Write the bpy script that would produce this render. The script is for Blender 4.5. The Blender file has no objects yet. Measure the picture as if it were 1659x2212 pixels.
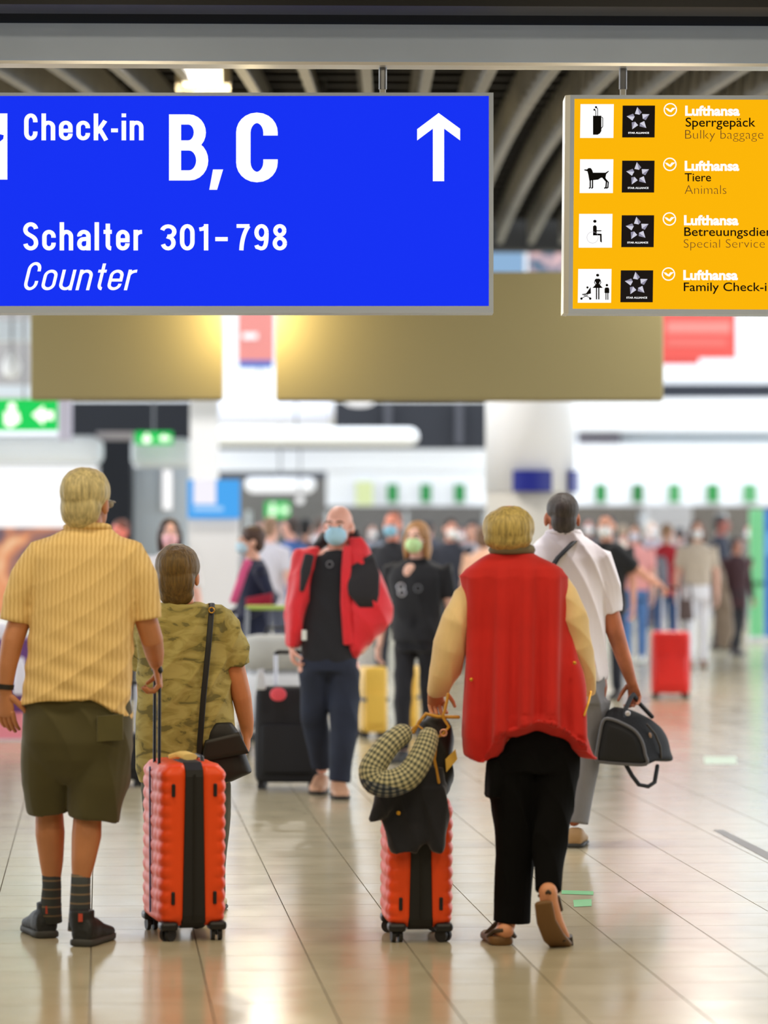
import bpy, bmesh, math, random
import numpy as np
from mathutils import Vector, Matrix

# ------------------------------------------------------------------ camera, world, lights, exposure
SC = bpy.context.scene
COL = SC.collection
FPX, U0, V0, HC, ROLL = 7000.0, 829.5, 1140.0, 1.6, 0.004   # focal length in pixels (1659x2212 frame), axis pixel, eye height
cam = bpy.data.cameras.new('camera'); cam_o = bpy.data.objects.new('camera', cam); COL.objects.link(cam_o)
cam.sensor_fit = 'VERTICAL'; cam.sensor_height = 36.0; cam.lens = FPX / 2212 * 36.0
cam.shift_y = (V0 - 1106) / 2212
cam.clip_end = 300
cam_o.matrix_world = Matrix.Translation((0, 0, HC)) @ Matrix.Rotation(math.pi / 2, 4, 'X') @ Matrix.Rotation(ROLL, 4, 'Z')
cam.dof.use_dof = True; cam.dof.focus_distance = 14.1; cam.dof.aperture_fstop = 1.75
SC.camera = cam_o

W = bpy.data.worlds.new('hall_daylight'); SC.world = W; W.use_nodes = True
W.node_tree.nodes['Background'].inputs[0].default_value = (0.89, 0.945, 1.0, 1)
W.node_tree.nodes['Background'].inputs[1].default_value = 2.8
SC.view_settings.view_transform = 'Standard'; SC.view_settings.look = 'None'
SC.view_settings.gamma = 1.0; SC.view_settings.use_curve_mapping = False
SC.view_settings.exposure = 0.0

def area(name, loc, size, power, color, rot=(0, 0, 0), size_y=None):
    l = bpy.data.lights.new(name, 'AREA'); l.energy = power; l.color = color; l.size = size
    if size_y: l.shape = 'RECTANGLE'; l.size_y = size_y
    o = bpy.data.objects.new(name, l); COL.objects.link(o); o.location = loc; o.rotation_euler = rot
    return o
WARM = (1.0, 0.86, 0.63)
# ------------------------------------------------------------------ helpers
def P(u, v, d):
    """photo pixel on the plane at distance d in front of the camera -> world point"""
    du, dv = u - U0, v - V0
    return Vector(((du + ROLL * dv) * d / FPX, d, HC - (dv - ROLL * du) * d / FPX))
def ground_d(v): return FPX * HC / (v - V0)
def lin(c):
    out = []
    for x in c[:3]:
        x = x / 255.0
        out.append(x / 12.92 if x <= 0.04045 else ((x + 0.055) / 1.055) ** 2.4)
    return tuple(out) + (1.0,)
MATS = {}
def mat(name, c, rough=0.6, metal=0.0, emit=0.0, var=0.0, scale=8.0, bump=0.0, bscale=60.0, spec=0.5, sheen=0.0, coat=0.0):
    if name in MATS: return MATS[name]
    m = bpy.data.materials.new(name); m.use_nodes = True; MATS[name] = m
    nt = m.node_tree; b = nt.nodes['Principled BSDF']
    b.inputs['Base Color'].default_value = lin(c); b.inputs['Roughness'].default_value = rough
    b.inputs['Metallic'].default_value = metal; b.inputs['Specular IOR Level'].default_value = spec
    b.inputs['Sheen Weight'].default_value = sheen; b.inputs['Coat Weight'].default_value = coat
    if emit:
        b.inputs['Emission Color'].default_value = lin(c); b.inputs['Emission Strength'].default_value = emit
        b.inputs['Base Color'].default_value = (0.0, 0.0, 0.0, 1); b.inputs['Specular IOR Level'].default_value = 0.0
    if var or bump:
        tc = nt.nodes.new('ShaderNodeTexCoord')
    if var:
        n = nt.nodes.new('ShaderNodeTexNoise'); n.inputs['Scale'].default_value = scale; n.inputs['Detail'].default_value = 4
        nt.links.new(tc.outputs['Object'], n.inputs['Vector'])
        r = nt.nodes.new('ShaderNodeValToRGB'); l = lin(c)
        r.color_ramp.elements[0].position = 0.3; r.color_ramp.elements[1].position = 0.7
        r.color_ramp.elements[0].color = tuple(x * (1 - var) for x in l[:3]) + (1,)
        r.color_ramp.elements[1].color = tuple(min(1, x * (1 + var)) for x in l[:3]) + (1,)
        nt.links.new(n.outputs['Fac'], r.inputs[0]); nt.links.new(r.outputs[0], b.inputs['Base Color'])
    if bump:
        n2 = nt.nodes.new('ShaderNodeTexNoise'); n2.inputs['Scale'].default_value = bscale; n2.inputs['Detail'].default_value = 3
        nt.links.new(tc.outputs['Object'], n2.inputs['Vector'])
        bp = nt.nodes.new('ShaderNodeBump'); bp.inputs['Strength'].default_value = bump; bp.inputs['Distance'].default_value = 0.01
        nt.links.new(n2.outputs['Fac'], bp.inputs['Height']); nt.links.new(bp.outputs[0], b.inputs['Normal'])
    return m
def node_mat(name, rough=0.7):
    m = bpy.data.materials.new(name); m.use_nodes = True; MATS[name] = m
    nt = m.node_tree; b = nt.nodes['Principled BSDF']; b.inputs['Roughness'].default_value = rough
    tc = nt.nodes.new('ShaderNodeTexCoord')
    return m, nt, b, tc

class G:
    """collects vertices and faces in world space"""
    def __init__(s): s.v = []; s.f = []
    def add(s, vs, fs):
        o = len(s.v); s.v += [Vector(x) for x in vs]; s.f += [tuple(i + o for i in f) for f in fs]; return s
    def merge(s, g): return s.add(g.v, g.f)
    def xf(s, M):
        s.v = [M @ x for x in s.v]; return s
    def box(s, lo, hi):
        (a, b, c), (d, e, f) = lo, hi
        return s.add([(a,b,c),(d,b,c),(d,e,c),(a,e,c),(a,b,f),(d,b,f),(d,e,f),(a,e,f)],
                     [(0,3,2,1),(4,5,6,7),(0,1,5,4),(1,2,6,5),(2,3,7,6),(3,0,4,7)])
    def cbox(s, c, size, R=None):
        g = G().box([-x / 2 for x in size], [x / 2 for x in size])
        M = Matrix.Translation(c) @ (R.to_4x4() if R else Matrix())
        return s.merge(g.xf(M))
    def pbox(s, u0, v0, u1, v1, d, th):
        """box whose front face covers the pixel rectangle at distance d, th deep"""
        a, b, c, e = P(u0, v1, d), P(u1, v1, d), P(u1, v0, d), P(u0, v0, d)
        t = Vector((0, th, 0))
        return s.add([a, b, b + t, a + t, e, c, c + t, e + t],
                     [(0,3,2,1),(4,5,6,7),(0,1,5,4),(1,2,6,5),(2,3,7,6),(3,0,4,7)])
    def ring_pts(s, c, a, b, seg, n=2.0):
        out = []
        for i in range(seg):
            t = 2 * math.pi * i / seg; ct, st = math.cos(t), math.sin(t)
            x = math.copysign(abs(ct) ** (2 / n), ct); y = math.copysign(abs(st) ** (2 / n), st)
            out.append(c + a * x + b * y)
        return out
    def skin(s, rings, cap=True):
        seg = len(rings[0]); vs = [p for r in rings for p in r]; fs = []
        for k in range(len(rings) - 1):
            for i in range(seg):
                j = (i + 1) % seg
                fs.append((k * seg + i, k * seg + j, (k + 1) * seg + j, (k + 1) * seg + i))
        if cap:
            c0 = sum(rings[0], Vector()) / seg; c1 = sum(rings[-1], Vector()) / seg
            vs += [c0, c1]; n0 = len(vs) - 2; e = (len(rings) - 1) * seg
            for i in range(seg):
                j = (i + 1) % seg
                fs.append((n0, j, i)); fs.append((n0 + 1, e + i, e + j))
        return s.add(vs, fs)
    def tube(s, pts, rad, seg=12, caps='round', ref=None, n=2.0):
        pts = [Vector(p) for p in pts]
        if not isinstance(rad, (list, tuple)): rad = [rad] * len(pts)
        rad = [(r, r) if not isinstance(r, (list, tuple)) else r for r in rad]
        T = []
        for i in range(len(pts)):
            a = pts[max(0, i - 1)]; b = pts[min(len(pts) - 1, i + 1)]
            T.append((b - a).normalized())
        ref = Vector(ref) if ref else (Vector((1, 0, 0)) if abs(T[0].x) < 0.8 else Vector((0, 1, 0)))
        X = (ref - T[0] * ref.dot(T[0])).normalized(); rings = []
        fr = []
        for i in range(len(pts)):
            X = (X - T[i] * X.dot(T[i])).normalized(); Y = T[i].cross(X)
            fr.append((X.copy(), Y))
            rings.append(s.ring_pts(pts[i], X * rad[i][0], Y * rad[i][1], seg, n))
        if caps == 'round':
            def cap(i, sg):
                r = min(rad[i]); out = []
                for k in (0.45, 0.8, 0.97):
                    q = math.sqrt(max(0, 1 - k * k))
                    out.append(s.ring_pts(pts[i] + T[i] * (sg * k * r), fr[i][0] * rad[i][0] * q, fr[i][1] * rad[i][1] * q, seg, n))
                return out
            rings = cap(0, -1)[::-1] + rings + cap(len(pts) - 1, 1)
        return s.skin(rings)
    def ell(s, c, r, R=None, seg=20, rn=12):
        c = Vector(c); rings = []
        R = R or Matrix.Identity(3)
        for k in range(1, rn):
            t = math.pi * k / rn - math.pi / 2
            ring = []
            for i in range(seg):
                a = 2 * math.pi * i / seg
                ring.append(c + R @ Vector((r[0] * math.cos(t) * math.cos(a), r[1] * math.cos(t) * math.sin(a), r[2] * math.sin(t))))
            rings.append(ring)
        return s.skin(rings)
    def loft(s, rings, seg=32):
        """rings: (centre, half width vector, half depth vector, exponent)"""
        return s.skin([s.ring_pts(Vector(c), Vector(a), Vector(b), seg, n) for c, a, b, n in rings])
    def cyl(s, p0, p1, r0, r1=None, seg=16): return s.tube([p0, p1], [r0, r0 if r1 is None else r1], seg, caps='flat')
    def prism(s, poly, M, th):
        """2d polygon (x,y) extruded by th along z of M (triangulated by the mesh itself as ngon)"""
        n = len(poly)
        vs = [M @ Vector((x, y, 0)) for x, y in poly] + [M @ Vector((x, y, th)) for x, y in poly]
        fs = [tuple(range(n))[::-1], tuple(range(n, 2 * n))] + [(i, (i + 1) % n, n + (i + 1) % n, n + i) for i in range(n)]
        return s.add(vs, fs)

ORG = {}
def tag(o, label=None, cat=None, group=None, kind=None):
    if label: o['label'] = label
    if cat: o['category'] = cat
    if group: o['group'] = group
    if kind: o['kind'] = kind
    return o
def thing(name, loc, label, cat, group=None, kind=None):
    o = bpy.data.objects.new(name, None); COL.objects.link(o); o.location = Vector(loc); o.empty_display_size = 0.1
    ORG[o] = Vector(loc); return tag(o, label, cat, group, kind)
def to_mesh(name, g, org, smooth=False, recalc=True):
    me = bpy.data.meshes.new(name)
    me.from_pydata([tuple(p - org) for p in g.v], [], g.f)
    if recalc:
        bm = bmesh.new(); bm.from_mesh(me); bmesh.ops.recalc_face_normals(bm, faces=bm.faces); bm.to_mesh(me); bm.free()
    if smooth: me.polygons.foreach_set('use_smooth', [True] * len(me.polygons))
    return me
def part(name, g, m, parent, smooth=False, bevel=0.0, label=None, kind=None):
    """child mesh of a thing (g in world space, or an already made mesh)"""
    org = ORG[parent]
    me = g if isinstance(g, bpy.types.Mesh) else to_mesh(name, g, org, smooth)
    me.materials.clear(); me.materials.append(m)
    o = bpy.data.objects.new(name, me); COL.objects.link(o); o.parent = parent; ORG[o] = org
    if bevel: bev(o, bevel)
    return tag(o, label, None, None, kind)
def bev(o, w, seg=2):
    md = o.modifiers.new('bevel', 'BEVEL'); md.width = w; md.segments = seg; md.limit_method = 'ANGLE'; md.angle_limit = 0.7
    return o
def solo(name, g, m, label=None, cat=None, group=None, kind=None, smooth=False, bevel=0.0):
    """a top-level thing that is one mesh, origin at its base"""
    xs = [p.x for p in g.v]; ys = [p.y for p in g.v]; zs = [p.z for p in g.v]
    org = Vector(((min(xs) + max(xs)) / 2, (min(ys) + max(ys)) / 2, min(zs)))
    me = to_mesh(name, g, org, smooth); me.materials.append(m)
    o = bpy.data.objects.new(name, me); COL.objects.link(o); o.location = org; ORG[o] = org
    if bevel: bev(o, bevel)
    return tag(o, label, cat, group, kind)
def struct(name, g, m, smooth=False, bevel=0.0): return solo(name, g, m, kind='structure', smooth=smooth, bevel=bevel)

def remesh(g, voxel, org, smooth=4, disp=None, name='cloth', extra=None):
    """union of closed shapes -> one continuous smooth surface; disp(co, no) moves vertices along normals"""
    me = to_mesh(name, g, org)
    ob = bpy.data.objects.new('tmp', me); COL.objects.link(ob)
    md = ob.modifiers.new('r', 'REMESH'); md.mode = 'VOXEL'; md.voxel_size = voxel; md.adaptivity = 0
    if smooth:
        ms = ob.modifiers.new('s', 'SMOOTH'); ms.factor = 0.5; ms.iterations = smooth
    dg = bpy.context.evaluated_depsgraph_get(); dg.update()
    out = bpy.data.meshes.new_from_object(ob.evaluated_get(dg)); out.name = name
    bpy.data.objects.remove(ob); bpy.data.meshes.remove(me)
    if disp:
        n = len(out.vertices); co = np.empty(n * 3); no = np.empty(n * 3)
        out.vertices.foreach_get('co', co); out.vertices.foreach_get('normal', no)
        co = co.reshape(-1, 3); no = no.reshape(-1, 3)
        co += no * disp(co, no)[:, None]
        out.vertices.foreach_set('co', co.ravel()); out.update()
    if extra:       # shapes joined on unmerged (fingers stay apart)
        bm = bmesh.new(); bm.from_mesh(out); me2 = to_mesh('x', extra, org); bm.from_mesh(me2); bm.to_mesh(out); bm.free()
        bpy.data.meshes.remove(me2)
    out.polygons.foreach_set('use_smooth', [True] * len(out.polygons))
    return out
def wob(co, f, seed=0, k=6):
    """cheap smooth noise -1..1"""
    rs = np.random.RandomState(seed); s = np.zeros(len(co))
    for i in range(k):
        d = rs.randn(3); d /= np.linalg.norm(d); s += np.sin(co @ d * f * (0.6 + rs.rand() * 1.2) + rs.rand() * 7)
    return s / k * 1.4
def folds(amp, fx, fz, seed=0, drift=2.0):
    """vertical cloth folds: ridges that run mostly along z, bent by noise"""
    def fn(co, no):
        amp_ = amp * 1.7
        ph = co[:, 0] * fx + co[:, 1] * fx * 0.6 + co[:, 2] * fz + drift * wob(co, 6, seed)
        r = np.sin(ph); return amp_ * ((1 - np.abs(r) ** 0.7 * 1.6) * (0.5 + 0.5 * wob(co, 8, seed + 5))) + amp * 0.6 * wob(co, 24, seed + 9) - amp * 1.2 * np.clip(np.abs(no[:, 2]) - .8, 0, 1)
    return fn

def glyphs(s, bold=0.0, shear=0.0):
    c = bpy.data.curves.new('t', 'FONT'); c.body = s; c.size = 1; c.offset = bold; c.shear = shear; c.resolution_u = 4
    o = bpy.data.objects.new('t', c); COL.objects.link(o)
    dg = bpy.context.evaluated_depsgraph_get(); dg.update()
    me = bpy.data.meshes.new_from_object(o.evaluated_get(dg))
    vs = [v.co.copy() for v in me.vertices]; fs = [tuple(p.vertices) for p in me.polygons]
    bpy.data.objects.remove(o); bpy.data.curves.remove(c); bpy.data.meshes.remove(me)
    return vs, fs
def text_px(g, s, u0, v0, u1, v1, d, bold=0.0, shear=0.0):
    """lettering whose ink fills the pixel box at distance d"""
    vs, fs = glyphs(s, bold, shear)
    x0 = min(v.x for v in vs); x1 = max(v.x for v in vs); y0 = min(v.y for v in vs); y1 = max(v.y for v in vs)
    return g.add([P(u0 + (v.x - x0) / (x1 - x0) * (u1 - u0), v1 - (v.y - y0) / (y1 - y0) * (v1 - v0), d) for v in vs], fs)
def poly_px(g, pts, d): return g.add([P(u, v, d) for u, v in pts], [tuple(range(len(pts)))])
def disc_px(g, u, v, r, d, seg=20, ry=None): return poly_px(g, [(u + r * math.cos(6.2832 * i / seg), v + (ry or r) * math.sin(6.2832 * i / seg)) for i in range(seg)], d)
def annulus_px(g, u, v, r0, r1, d, seg=32):
    vs = []; fs = []
    for i in range(seg):
        a = 6.2832 * i / seg
        vs += [P(u + r0 * math.cos(a), v + r0 * math.sin(a), d), P(u + r1 * math.cos(a), v + r1 * math.sin(a), d)]
        j = (i + 1) % seg; fs.append((2 * i, 2 * i + 1, 2 * j + 1, 2 * j))
    return g.add(vs, fs)
def line_px(g, pts, w, d):
    for (a, b), (c, e) in zip(pts[:-1], pts[1:]):
        L = math.hypot(c - a, e - b) or 1; nx, ny = -(e - b) / L * w / 2, (c - a) / L * w / 2
        ex, ey = (c - a) / L * w * .3, (e - b) / L * w * .3
        poly_px(g, [(a + nx - ex, b + ny - ey), (c + nx + ex, e + ny + ey), (c - nx + ex, e - ny + ey), (a - nx - ex, b - ny - ey)], d)
    return g

# condensed grotesque lettering drawn as strokes (cap height 1)
def _arc(cx, cy, rx, ry, a0, a1, n=12): return [(cx + rx * math.cos(math.radians(a0 + (a1 - a0) * i / n)), cy + ry * math.sin(math.radians(a0 + (a1 - a0) * i / n))) for i in range(n + 1)]
def _bez(p0, p1, p2, p3, n=12):
    out = []
    for i in range(n + 1):
        t = i / n; a, b, c, d = (1 - t) ** 3, 3 * t * (1 - t) ** 2, 3 * t * t * (1 - t), t ** 3
        out.append((a * p0[0] + b * p1[0] + c * p2[0] + d * p3[0], a * p0[1] + b * p1[1] + c * p2[1] + d * p3[1]))
    return out
def glyph_strokes(ch, w):
    h = w / 2; X = .73; xt = X - h; L_, R_ = h, .44 - h; M_ = .22; rx = M_ - h
    arch = [(L_, .42)] + _arc(M_, xt - .17, rx, .17, 180, 0) + [(R_, 0)]
    if ch == 'C': return [[(.47 - h, .67)] + _arc(.255, .93 - .21 + .07 - h, .255 - h - .04, .21, 0, 180) + _arc(.255, .21 + h, .255 - h - .04, .21, 180, 360) + [(.47 - h, .33)]], .48
    if ch == 'B': return [[(h, 0), (h, 1)], [(h, 1 - h), (.25, 1 - h)] + _arc(.25, (1.53 - h) / 2, .2 - h + .02, (1 - h - .53) / 2, 90, -90) + [(h, .53)], [(h, .53), (.26, .53)] + _arc(.26, (.53 + h) / 2, .22 - h + .02, (.53 - h) / 2, 90, -90) + [(h, h)]], .5
    if ch == 'S': return [_arc(.245, .79 - h + .02, .245 - h, .19, 8, 180) + _bez((h, .81 - h), (h, .5), (.49 - h, .56), (.49 - h, .19 + h)) + _arc(.245, .19 + h, .245 - h, .19, 0, -172)], .49
    if ch == 'c': return [[(R_, .45)] + _arc(M_, xt - .17, rx, .17, 0, 180) + _arc(M_, h + .17, rx, .17, 180, 360) + [(R_, .275)]], .44
    if ch == 'e': return [[(R_, h + .18)] + _arc(M_, h + .16, rx, .16, 0, -180) + _arc(M_, xt - .17, rx, .17, 180, 0) + [(R_, .36), (L_, .36)]], .44
    if ch == 'o': return [_arc(M_, xt - .17, rx, .17, 0, 180) + _arc(M_, h + .17, rx, .17, 180, 360) + [(R_, xt - .17)]], .44
    if ch == 'h': return [[(L_, 0), (L_, 1)], arch], .44
    if ch == 'n': return [[(L_, 0), (L_, X)], arch], .44
    if ch == 'u': return [[(R_, 0), (R_, X)], [(L_, X)] + _arc(M_, h + .17, rx, .17, 180, 360) + [(R_, .3)]], .44
    if ch == 'r': return [[(L_, 0), (L_, X)], [(L_, .42)] + _arc(.27, xt - .17, .27 - h, .17, 180, 88)], .3
    if ch == 'k': return [[(L_, 0), (L_, 1)], [(L_ + .02, .27), (.37, X)], [(.2, .4), (.4, 0)]], .44
    if ch == 'i': return [[(L_, 0), (L_, X)], [(L_, .86), (L_, 1)]], w
    if ch == 'l': return [[(L_, 0), (L_, 1)]], w
    if ch == 't': return [[(.16, .95), (.16, .2)] + _arc(.27, .2, .11, .2 - h, 180, 270), [(.02, xt), (.29, xt)]], .3
    if ch == 'a': return [[(L_ + .01, .5)] + _arc(M_, xt - .15, rx, .15, 170, 0) + [(R_, 0)], [(R_, .42), (.22, .40)] + _arc(.2, .4 - (.4 - h) / 2, .2 - h, (.4 - h) / 2, 90, 270) + _bez((.2, h), (.3, h), (R_, .12), (R_, .24))], .44
    if ch == '-': return [[(0, .37), (.22, .37)]], .22
    if ch == '3': return [_arc(.24, .79 - h, .2, .2, 165, -60) + [(.22, .53)], [(.2, .53)] + _arc(.24, .29, .47 / 2 - h + .01, .29 - h, 62, -165)], .49
    if ch == '0': return [_arc(.24, .74 - h, .24 - h, .26, 0, 180) + _arc(.24, .26 + h, .24 - h, .26, 180, 360) + [(.48 - h, .74 - h)]], .48
    if ch == '1': return [[(.24, 0), (.24, 1)], [(.24, .9), (.14, .82), (.02, .8)]], .32
    if ch == '7': return [[(0, 1 - h), (.43, 1 - h)], [(.40, 1 - h)] + _bez((.40, 1 - h), (.25, .7), (.17, .35), (.16, 0))], .46
    if ch == '9': return [_arc(.24, .68, .24 - h, .32 - h, 0, 360, 24), [(.48 - h, .66)] + _bez((.48 - h, .66), (.48 - h, .2), (.36, h), (.22, h)) + [(.1, .12), (.07, .2)]], .48
    if ch == '8': return [_arc(.24, .755, .22 - h, .245 - h, 0, 360, 24), _arc(.24, .27, .24 - h, .27 - h, 0, 360, 24)], .48
    return [], .2
def stroke_text(g, s, u0, v0, u1, v1, d, w=.15, gap=.085, shear=0.0):
    polys = []; x = 0
    for ch in s:
        st, adv = glyph_strokes(ch, w)
        for ln in st:
            pts = [Vector((a, b)) for a, b in ln]; cl = [pts[0]]
            for p in pts[1:]:
                if (p - cl[-1]).length > 1e-4: cl.append(p)
            pts = cl; nrm = []
            for i in range(len(pts)):
                a = (pts[i] - pts[i - 1]).normalized() if i else (pts[1] - pts[0]).normalized()
                b = (pts[i + 1] - pts[i]).normalized() if i < len(pts) - 1 else a
                na, nb = Vector((-a.y, a.x)), Vector((-b.y, b.x)); m = na + nb
                m = m.normalized() if m.length > .2 else nb
                nrm.append(m * (w / 2) / max(.45, m.dot(na)))
            polys.append(([p + q for p, q in zip(pts, nrm)] + [p - q for p, q in zip(pts, nrm)], x, len(pts)))
        x += adv + gap
    V = [[Vector((p.x + ox + shear * p.y, p.y)) for p in pp] for pp, ox, n in polys]
    allp = [p for q in V for p in q]; x0 = min(p.x for p in allp); x1 = max(p.x for p in allp); y0 = min(p.y for p in allp); y1 = max(p.y for p in allp)
    for q, (pp, ox, n) in zip(V, polys):
        g.add([P(u0 + (p.x - x0) / (x1 - x0) * (u1 - u0), v1 - (p.y - y0) / (y1 - y0) * (v1 - v0), d) for p in q], [(i, i + 1, n + i + 1, n + i) for i in range(n - 1)])
    return g

# ------------------------------------------------------------------ the hall: floor
m_tile, nt, b, tc = node_mat('polished_stone', 0.16)
oi = nt.nodes.new('ShaderNodeObjectInfo')
n1 = nt.nodes.new('ShaderNodeTexNoise'); n1.inputs['Scale'].default_value = 5; n1.inputs['Detail'].default_value = 5
geo = nt.nodes.new('ShaderNodeNewGeometry'); nt.links.new(geo.outputs['Position'], n1.inputs['Vector'])
rp = nt.nodes.new('ShaderNodeValToRGB'); rp.color_ramp.elements[0].color = lin((176, 165, 136)); rp.color_ramp.elements[1].color = lin((200, 190, 162))
nt.links.new(n1.outputs['Fac'], rp.inputs[0]); nt.links.new(rp.outputs[0], b.inputs['Base Color'])
n2 = nt.nodes.new('ShaderNodeTexNoise'); n2.inputs['Scale'].default_value = 3; n2.inputs['Detail'].default_value = 6
nt.links.new(geo.outputs['Position'], n2.inputs['Vector'])
mr = nt.nodes.new('ShaderNodeMapRange'); mr.inputs[3].default_value = 0.1; mr.inputs[4].default_value = 0.24
nt.links.new(n2.outputs['Fac'], mr.inputs[0]); nt.links.new(mr.outputs[0], b.inputs['Roughness'])
m_grout = mat('dark_grout', (96, 88, 74), 0.8)
floor = thing('floor', (0, 12, 0), None, None, kind='structure')
part('slab', G().box((-16, -6, -0.2), (16, 70, -0.006)), m_grout, floor)
TA = -0.0878; tdir = Vector((TA, 1, 0)).normalized(); sdir = Vector((tdir.y, -tdir.x, 0)); T0 = Vector((-0.943, 10.45, 0)); TS = 0.403
hw = (TS - 0.0045) / 2
me_t = to_mesh('tile', G().add([sdir * (a * hw) + tdir * (c * hw) + Vector((0, 0, z)) for z in (-0.006, 0) for a, c in ((-1, -1), (1, -1), (1, 1), (-1, 1))],
       [(0,3,2,1),(4,5,6,7),(0,1,5,4),(1,2,6,5),(2,3,7,6),(3,0,4,7)]), Vector())
me_t.materials.append(m_tile)
near, rest = [], G()
for i in range(-42, 46):
    for j in range(-42, 140):
        c = T0 + sdir * ((i + 0.5) * TS) + tdir * ((j + 0.5) * TS)
        if abs(c.x) > 15.5 or c.y < -5.5 or c.y > 62: continue
        if c.y > 10.1 and abs(c.x) < c.y * 0.119 + 0.25: near.append((c.y, c))
        else: rest.add([c + sdir * (a * hw) + tdir * (e * hw) for a, e in ((-1, -1), (1, -1), (1, 1), (-1, 1))], [(0, 1, 2, 3)])
near.sort(key=lambda t: t[0])
for k, (y, c) in enumerate(near):
    if k < 300:
        o = bpy.data.objects.new('tile', me_t); COL.objects.link(o); o.parent = floor; o.location = c - ORG[floor]
    else: rest.add([c + sdir * (a * hw) + tdir * (e * hw) for a, e in ((-1, -1), (1, -1), (1, 1), (-1, 1))], [(0, 1, 2, 3)])
o = part('tile_field', to_mesh('tile_field', rest, ORG[floor]), m_tile, floor, kind='stuff')

# walls around the waiting side and the check-in side
m_wall = mat('hall_wall', (205, 200, 190), 0.8)
m_white = mat('white_panel', (244, 246, 250), 0.55)
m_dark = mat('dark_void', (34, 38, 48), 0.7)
m_black = mat('black_fascia', (26, 28, 34), 0.5)
struct('wall_rear', G().box((-9.2, -6.2, 0), (9.2, -6, 6.5)), m_wall)  # unseen rear and side walls, added to hold back daylight from the front
struct('wall_left', G().box((-9.2, -6, 0), (-9, 14, 6.5)), m_wall)
struct('wall_right', G().box((9, -6, 0), (9.2, 14, 6.5)), m_wall)
struct('wall_far', G().box((-16, 66, 0), (16, 66.3, 9)), m_white)

# ------------------------------------------------------------------ ceilings
struct('ceiling_front', G().box((-9, -6, 4.25), (9, 14.0, 4.4)), mat('dark_ceiling', (58, 56, 54), 0.7))
struct('trim_1', G().box((-9, 13.75, 3.815), (9, 14.0, 4.25)), m_black)
def ceil_z(y): return 4.43 + 0.075 * (y - 20) - 0.0019 * (y - 20) ** 2 if y < 40 else 5.17
# corrugated deck over the arched girders
YS = [14.4 + 0.75 * i for i in range(36)]
g = G(); nx = 360; vs = []; fs = []
for y in YS:
    for i in range(nx):
        x = -9 + 18 * i / (nx - 1)
        vs.append((x, y, ceil_z(y) + 0.42 + (0.02 if (i // 2) % 2 else 0)))
for k in range(len(YS) - 1):
    for i in range(nx - 1): fs.append((k * nx + i, k * nx + i + 1, (k + 1) * nx + i + 1, (k + 1) * nx + i))
g.add(vs, fs)
struct('ceiling_deck', g, mat('corrugated_sheet', (58, 54, 48), 0.6))
m_gird = mat('girder_grey', (132, 130, 124), 0.55, var=0.15, scale=3)
m_purl = mat('purlin_dark', (34, 32, 30), 0.7)
for y in YS[::1]:
    z = ceil_z(y) + 0.30
    struct('trim_2', G().box((-9, y - 0.05, z), (9, y + 0.05, z + 0.12)), m_purl)
gx = [-4.9 + 0.39 * i + 0.065 for i in range(26)]
for k, x in enumerate(gx):
    g = G(); pr = [(0.0, 0.0), (0.065, 0.0), (0.065, 0.02), (0.012, 0.04), (0.008, 0.3), (0.0, 0.3)]
    rings = []
    for y in YS:
        rings.append([Vector((x + a, y, ceil_z(y) + c)) for a, c in pr])
    g.skin(rings)
    # haunch plates under each purlin
    for y in YS[1:-1]:
        z = ceil_z(y); g.add([(x - 0.004, y - 0.16, z + 0.3), (x - 0.004, y + 0.16, z + 0.3), (x - 0.004, y, z + 0.06), (x - 0.04, y - 0.16, z + 0.3), (x - 0.04, y + 0.16, z + 0.3), (x - 0.04, y, z + 0.06)],
              [(0, 1, 2), (3, 5, 4), (0, 3, 4, 1), (1, 4, 5, 2), (2, 5, 3, 0)])
    struct('trim_3', g, m_gird)
# bulkhead that closes the girder ceiling
struct('wall_bulkhead', G().box((-9, 41.0, 5.12), (9, 41.4, 6.6)), mat('bulkhead_grey', (44, 44, 44), 0.7))

# open roof frame over the bright far hall
for y in (44.5, 50, 54, 57.1, 62): struct('trim_20', G().box((-16, y - .15, 8.5), (16, y + .15, 8.8)), m_gird)
for x in (-12, -4, 4, 12): struct('trim_21', G().box((x - .08, 41.4, 8.8), (x + .08, 66, 8.95)), m_gird)
# box luminaires between the girders; unseen front row added to brighten people beyond
m_lum = mat('luminaire_glow', (255, 242, 205), emit=3.0)
for i, (x, y) in enumerate([(-1.2, 21.2), (-1.19, 28), (-1.19, 35), (3.2, 24.5), (3.2, 31.5), (-5.2, 24.5), (-5.2, 31.5), (-3.6, 16.4), (-1.2, 16.4), (1.2, 16.4), (3.6, 16.4)]):
    z = ceil_z(y) + 0.06
    t = thing('ceiling_light', (x, y, z), 'square warm white box luminaire between ceiling girders above the blue sign' if i == 0 else ('box luminaire further back between the ceiling girders, hidden by the signs' if y > 17 else 'added box luminaire, unseen just behind the grey sign beam'), 'light', 'girder luminaires')
    RX = Matrix.Rotation(math.radians(-58), 3, 'X'); cl = Vector((x, y, z + .02)); nn = RX @ Vector((0, 0, -1))
    part('housing', G().cbox(cl - nn * .09, (.36, .34, .16), RX), mat('luminaire_housing', (120, 108, 82), 0.5), t)
    part('diffuser', G().cbox(cl, (.26, .27, .015), RX), m_lum, t)
    part('bracket', G().cyl((x, y, z + .1), (x, y + .05, z + .4), .02), m_purl, t)
    area('luminaire_lamp', (x, y, z - 0.06), 0.26, 80 if y < 17 else (300 if y > 30 else 150), (1.0, 0.95, 0.88))
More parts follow.
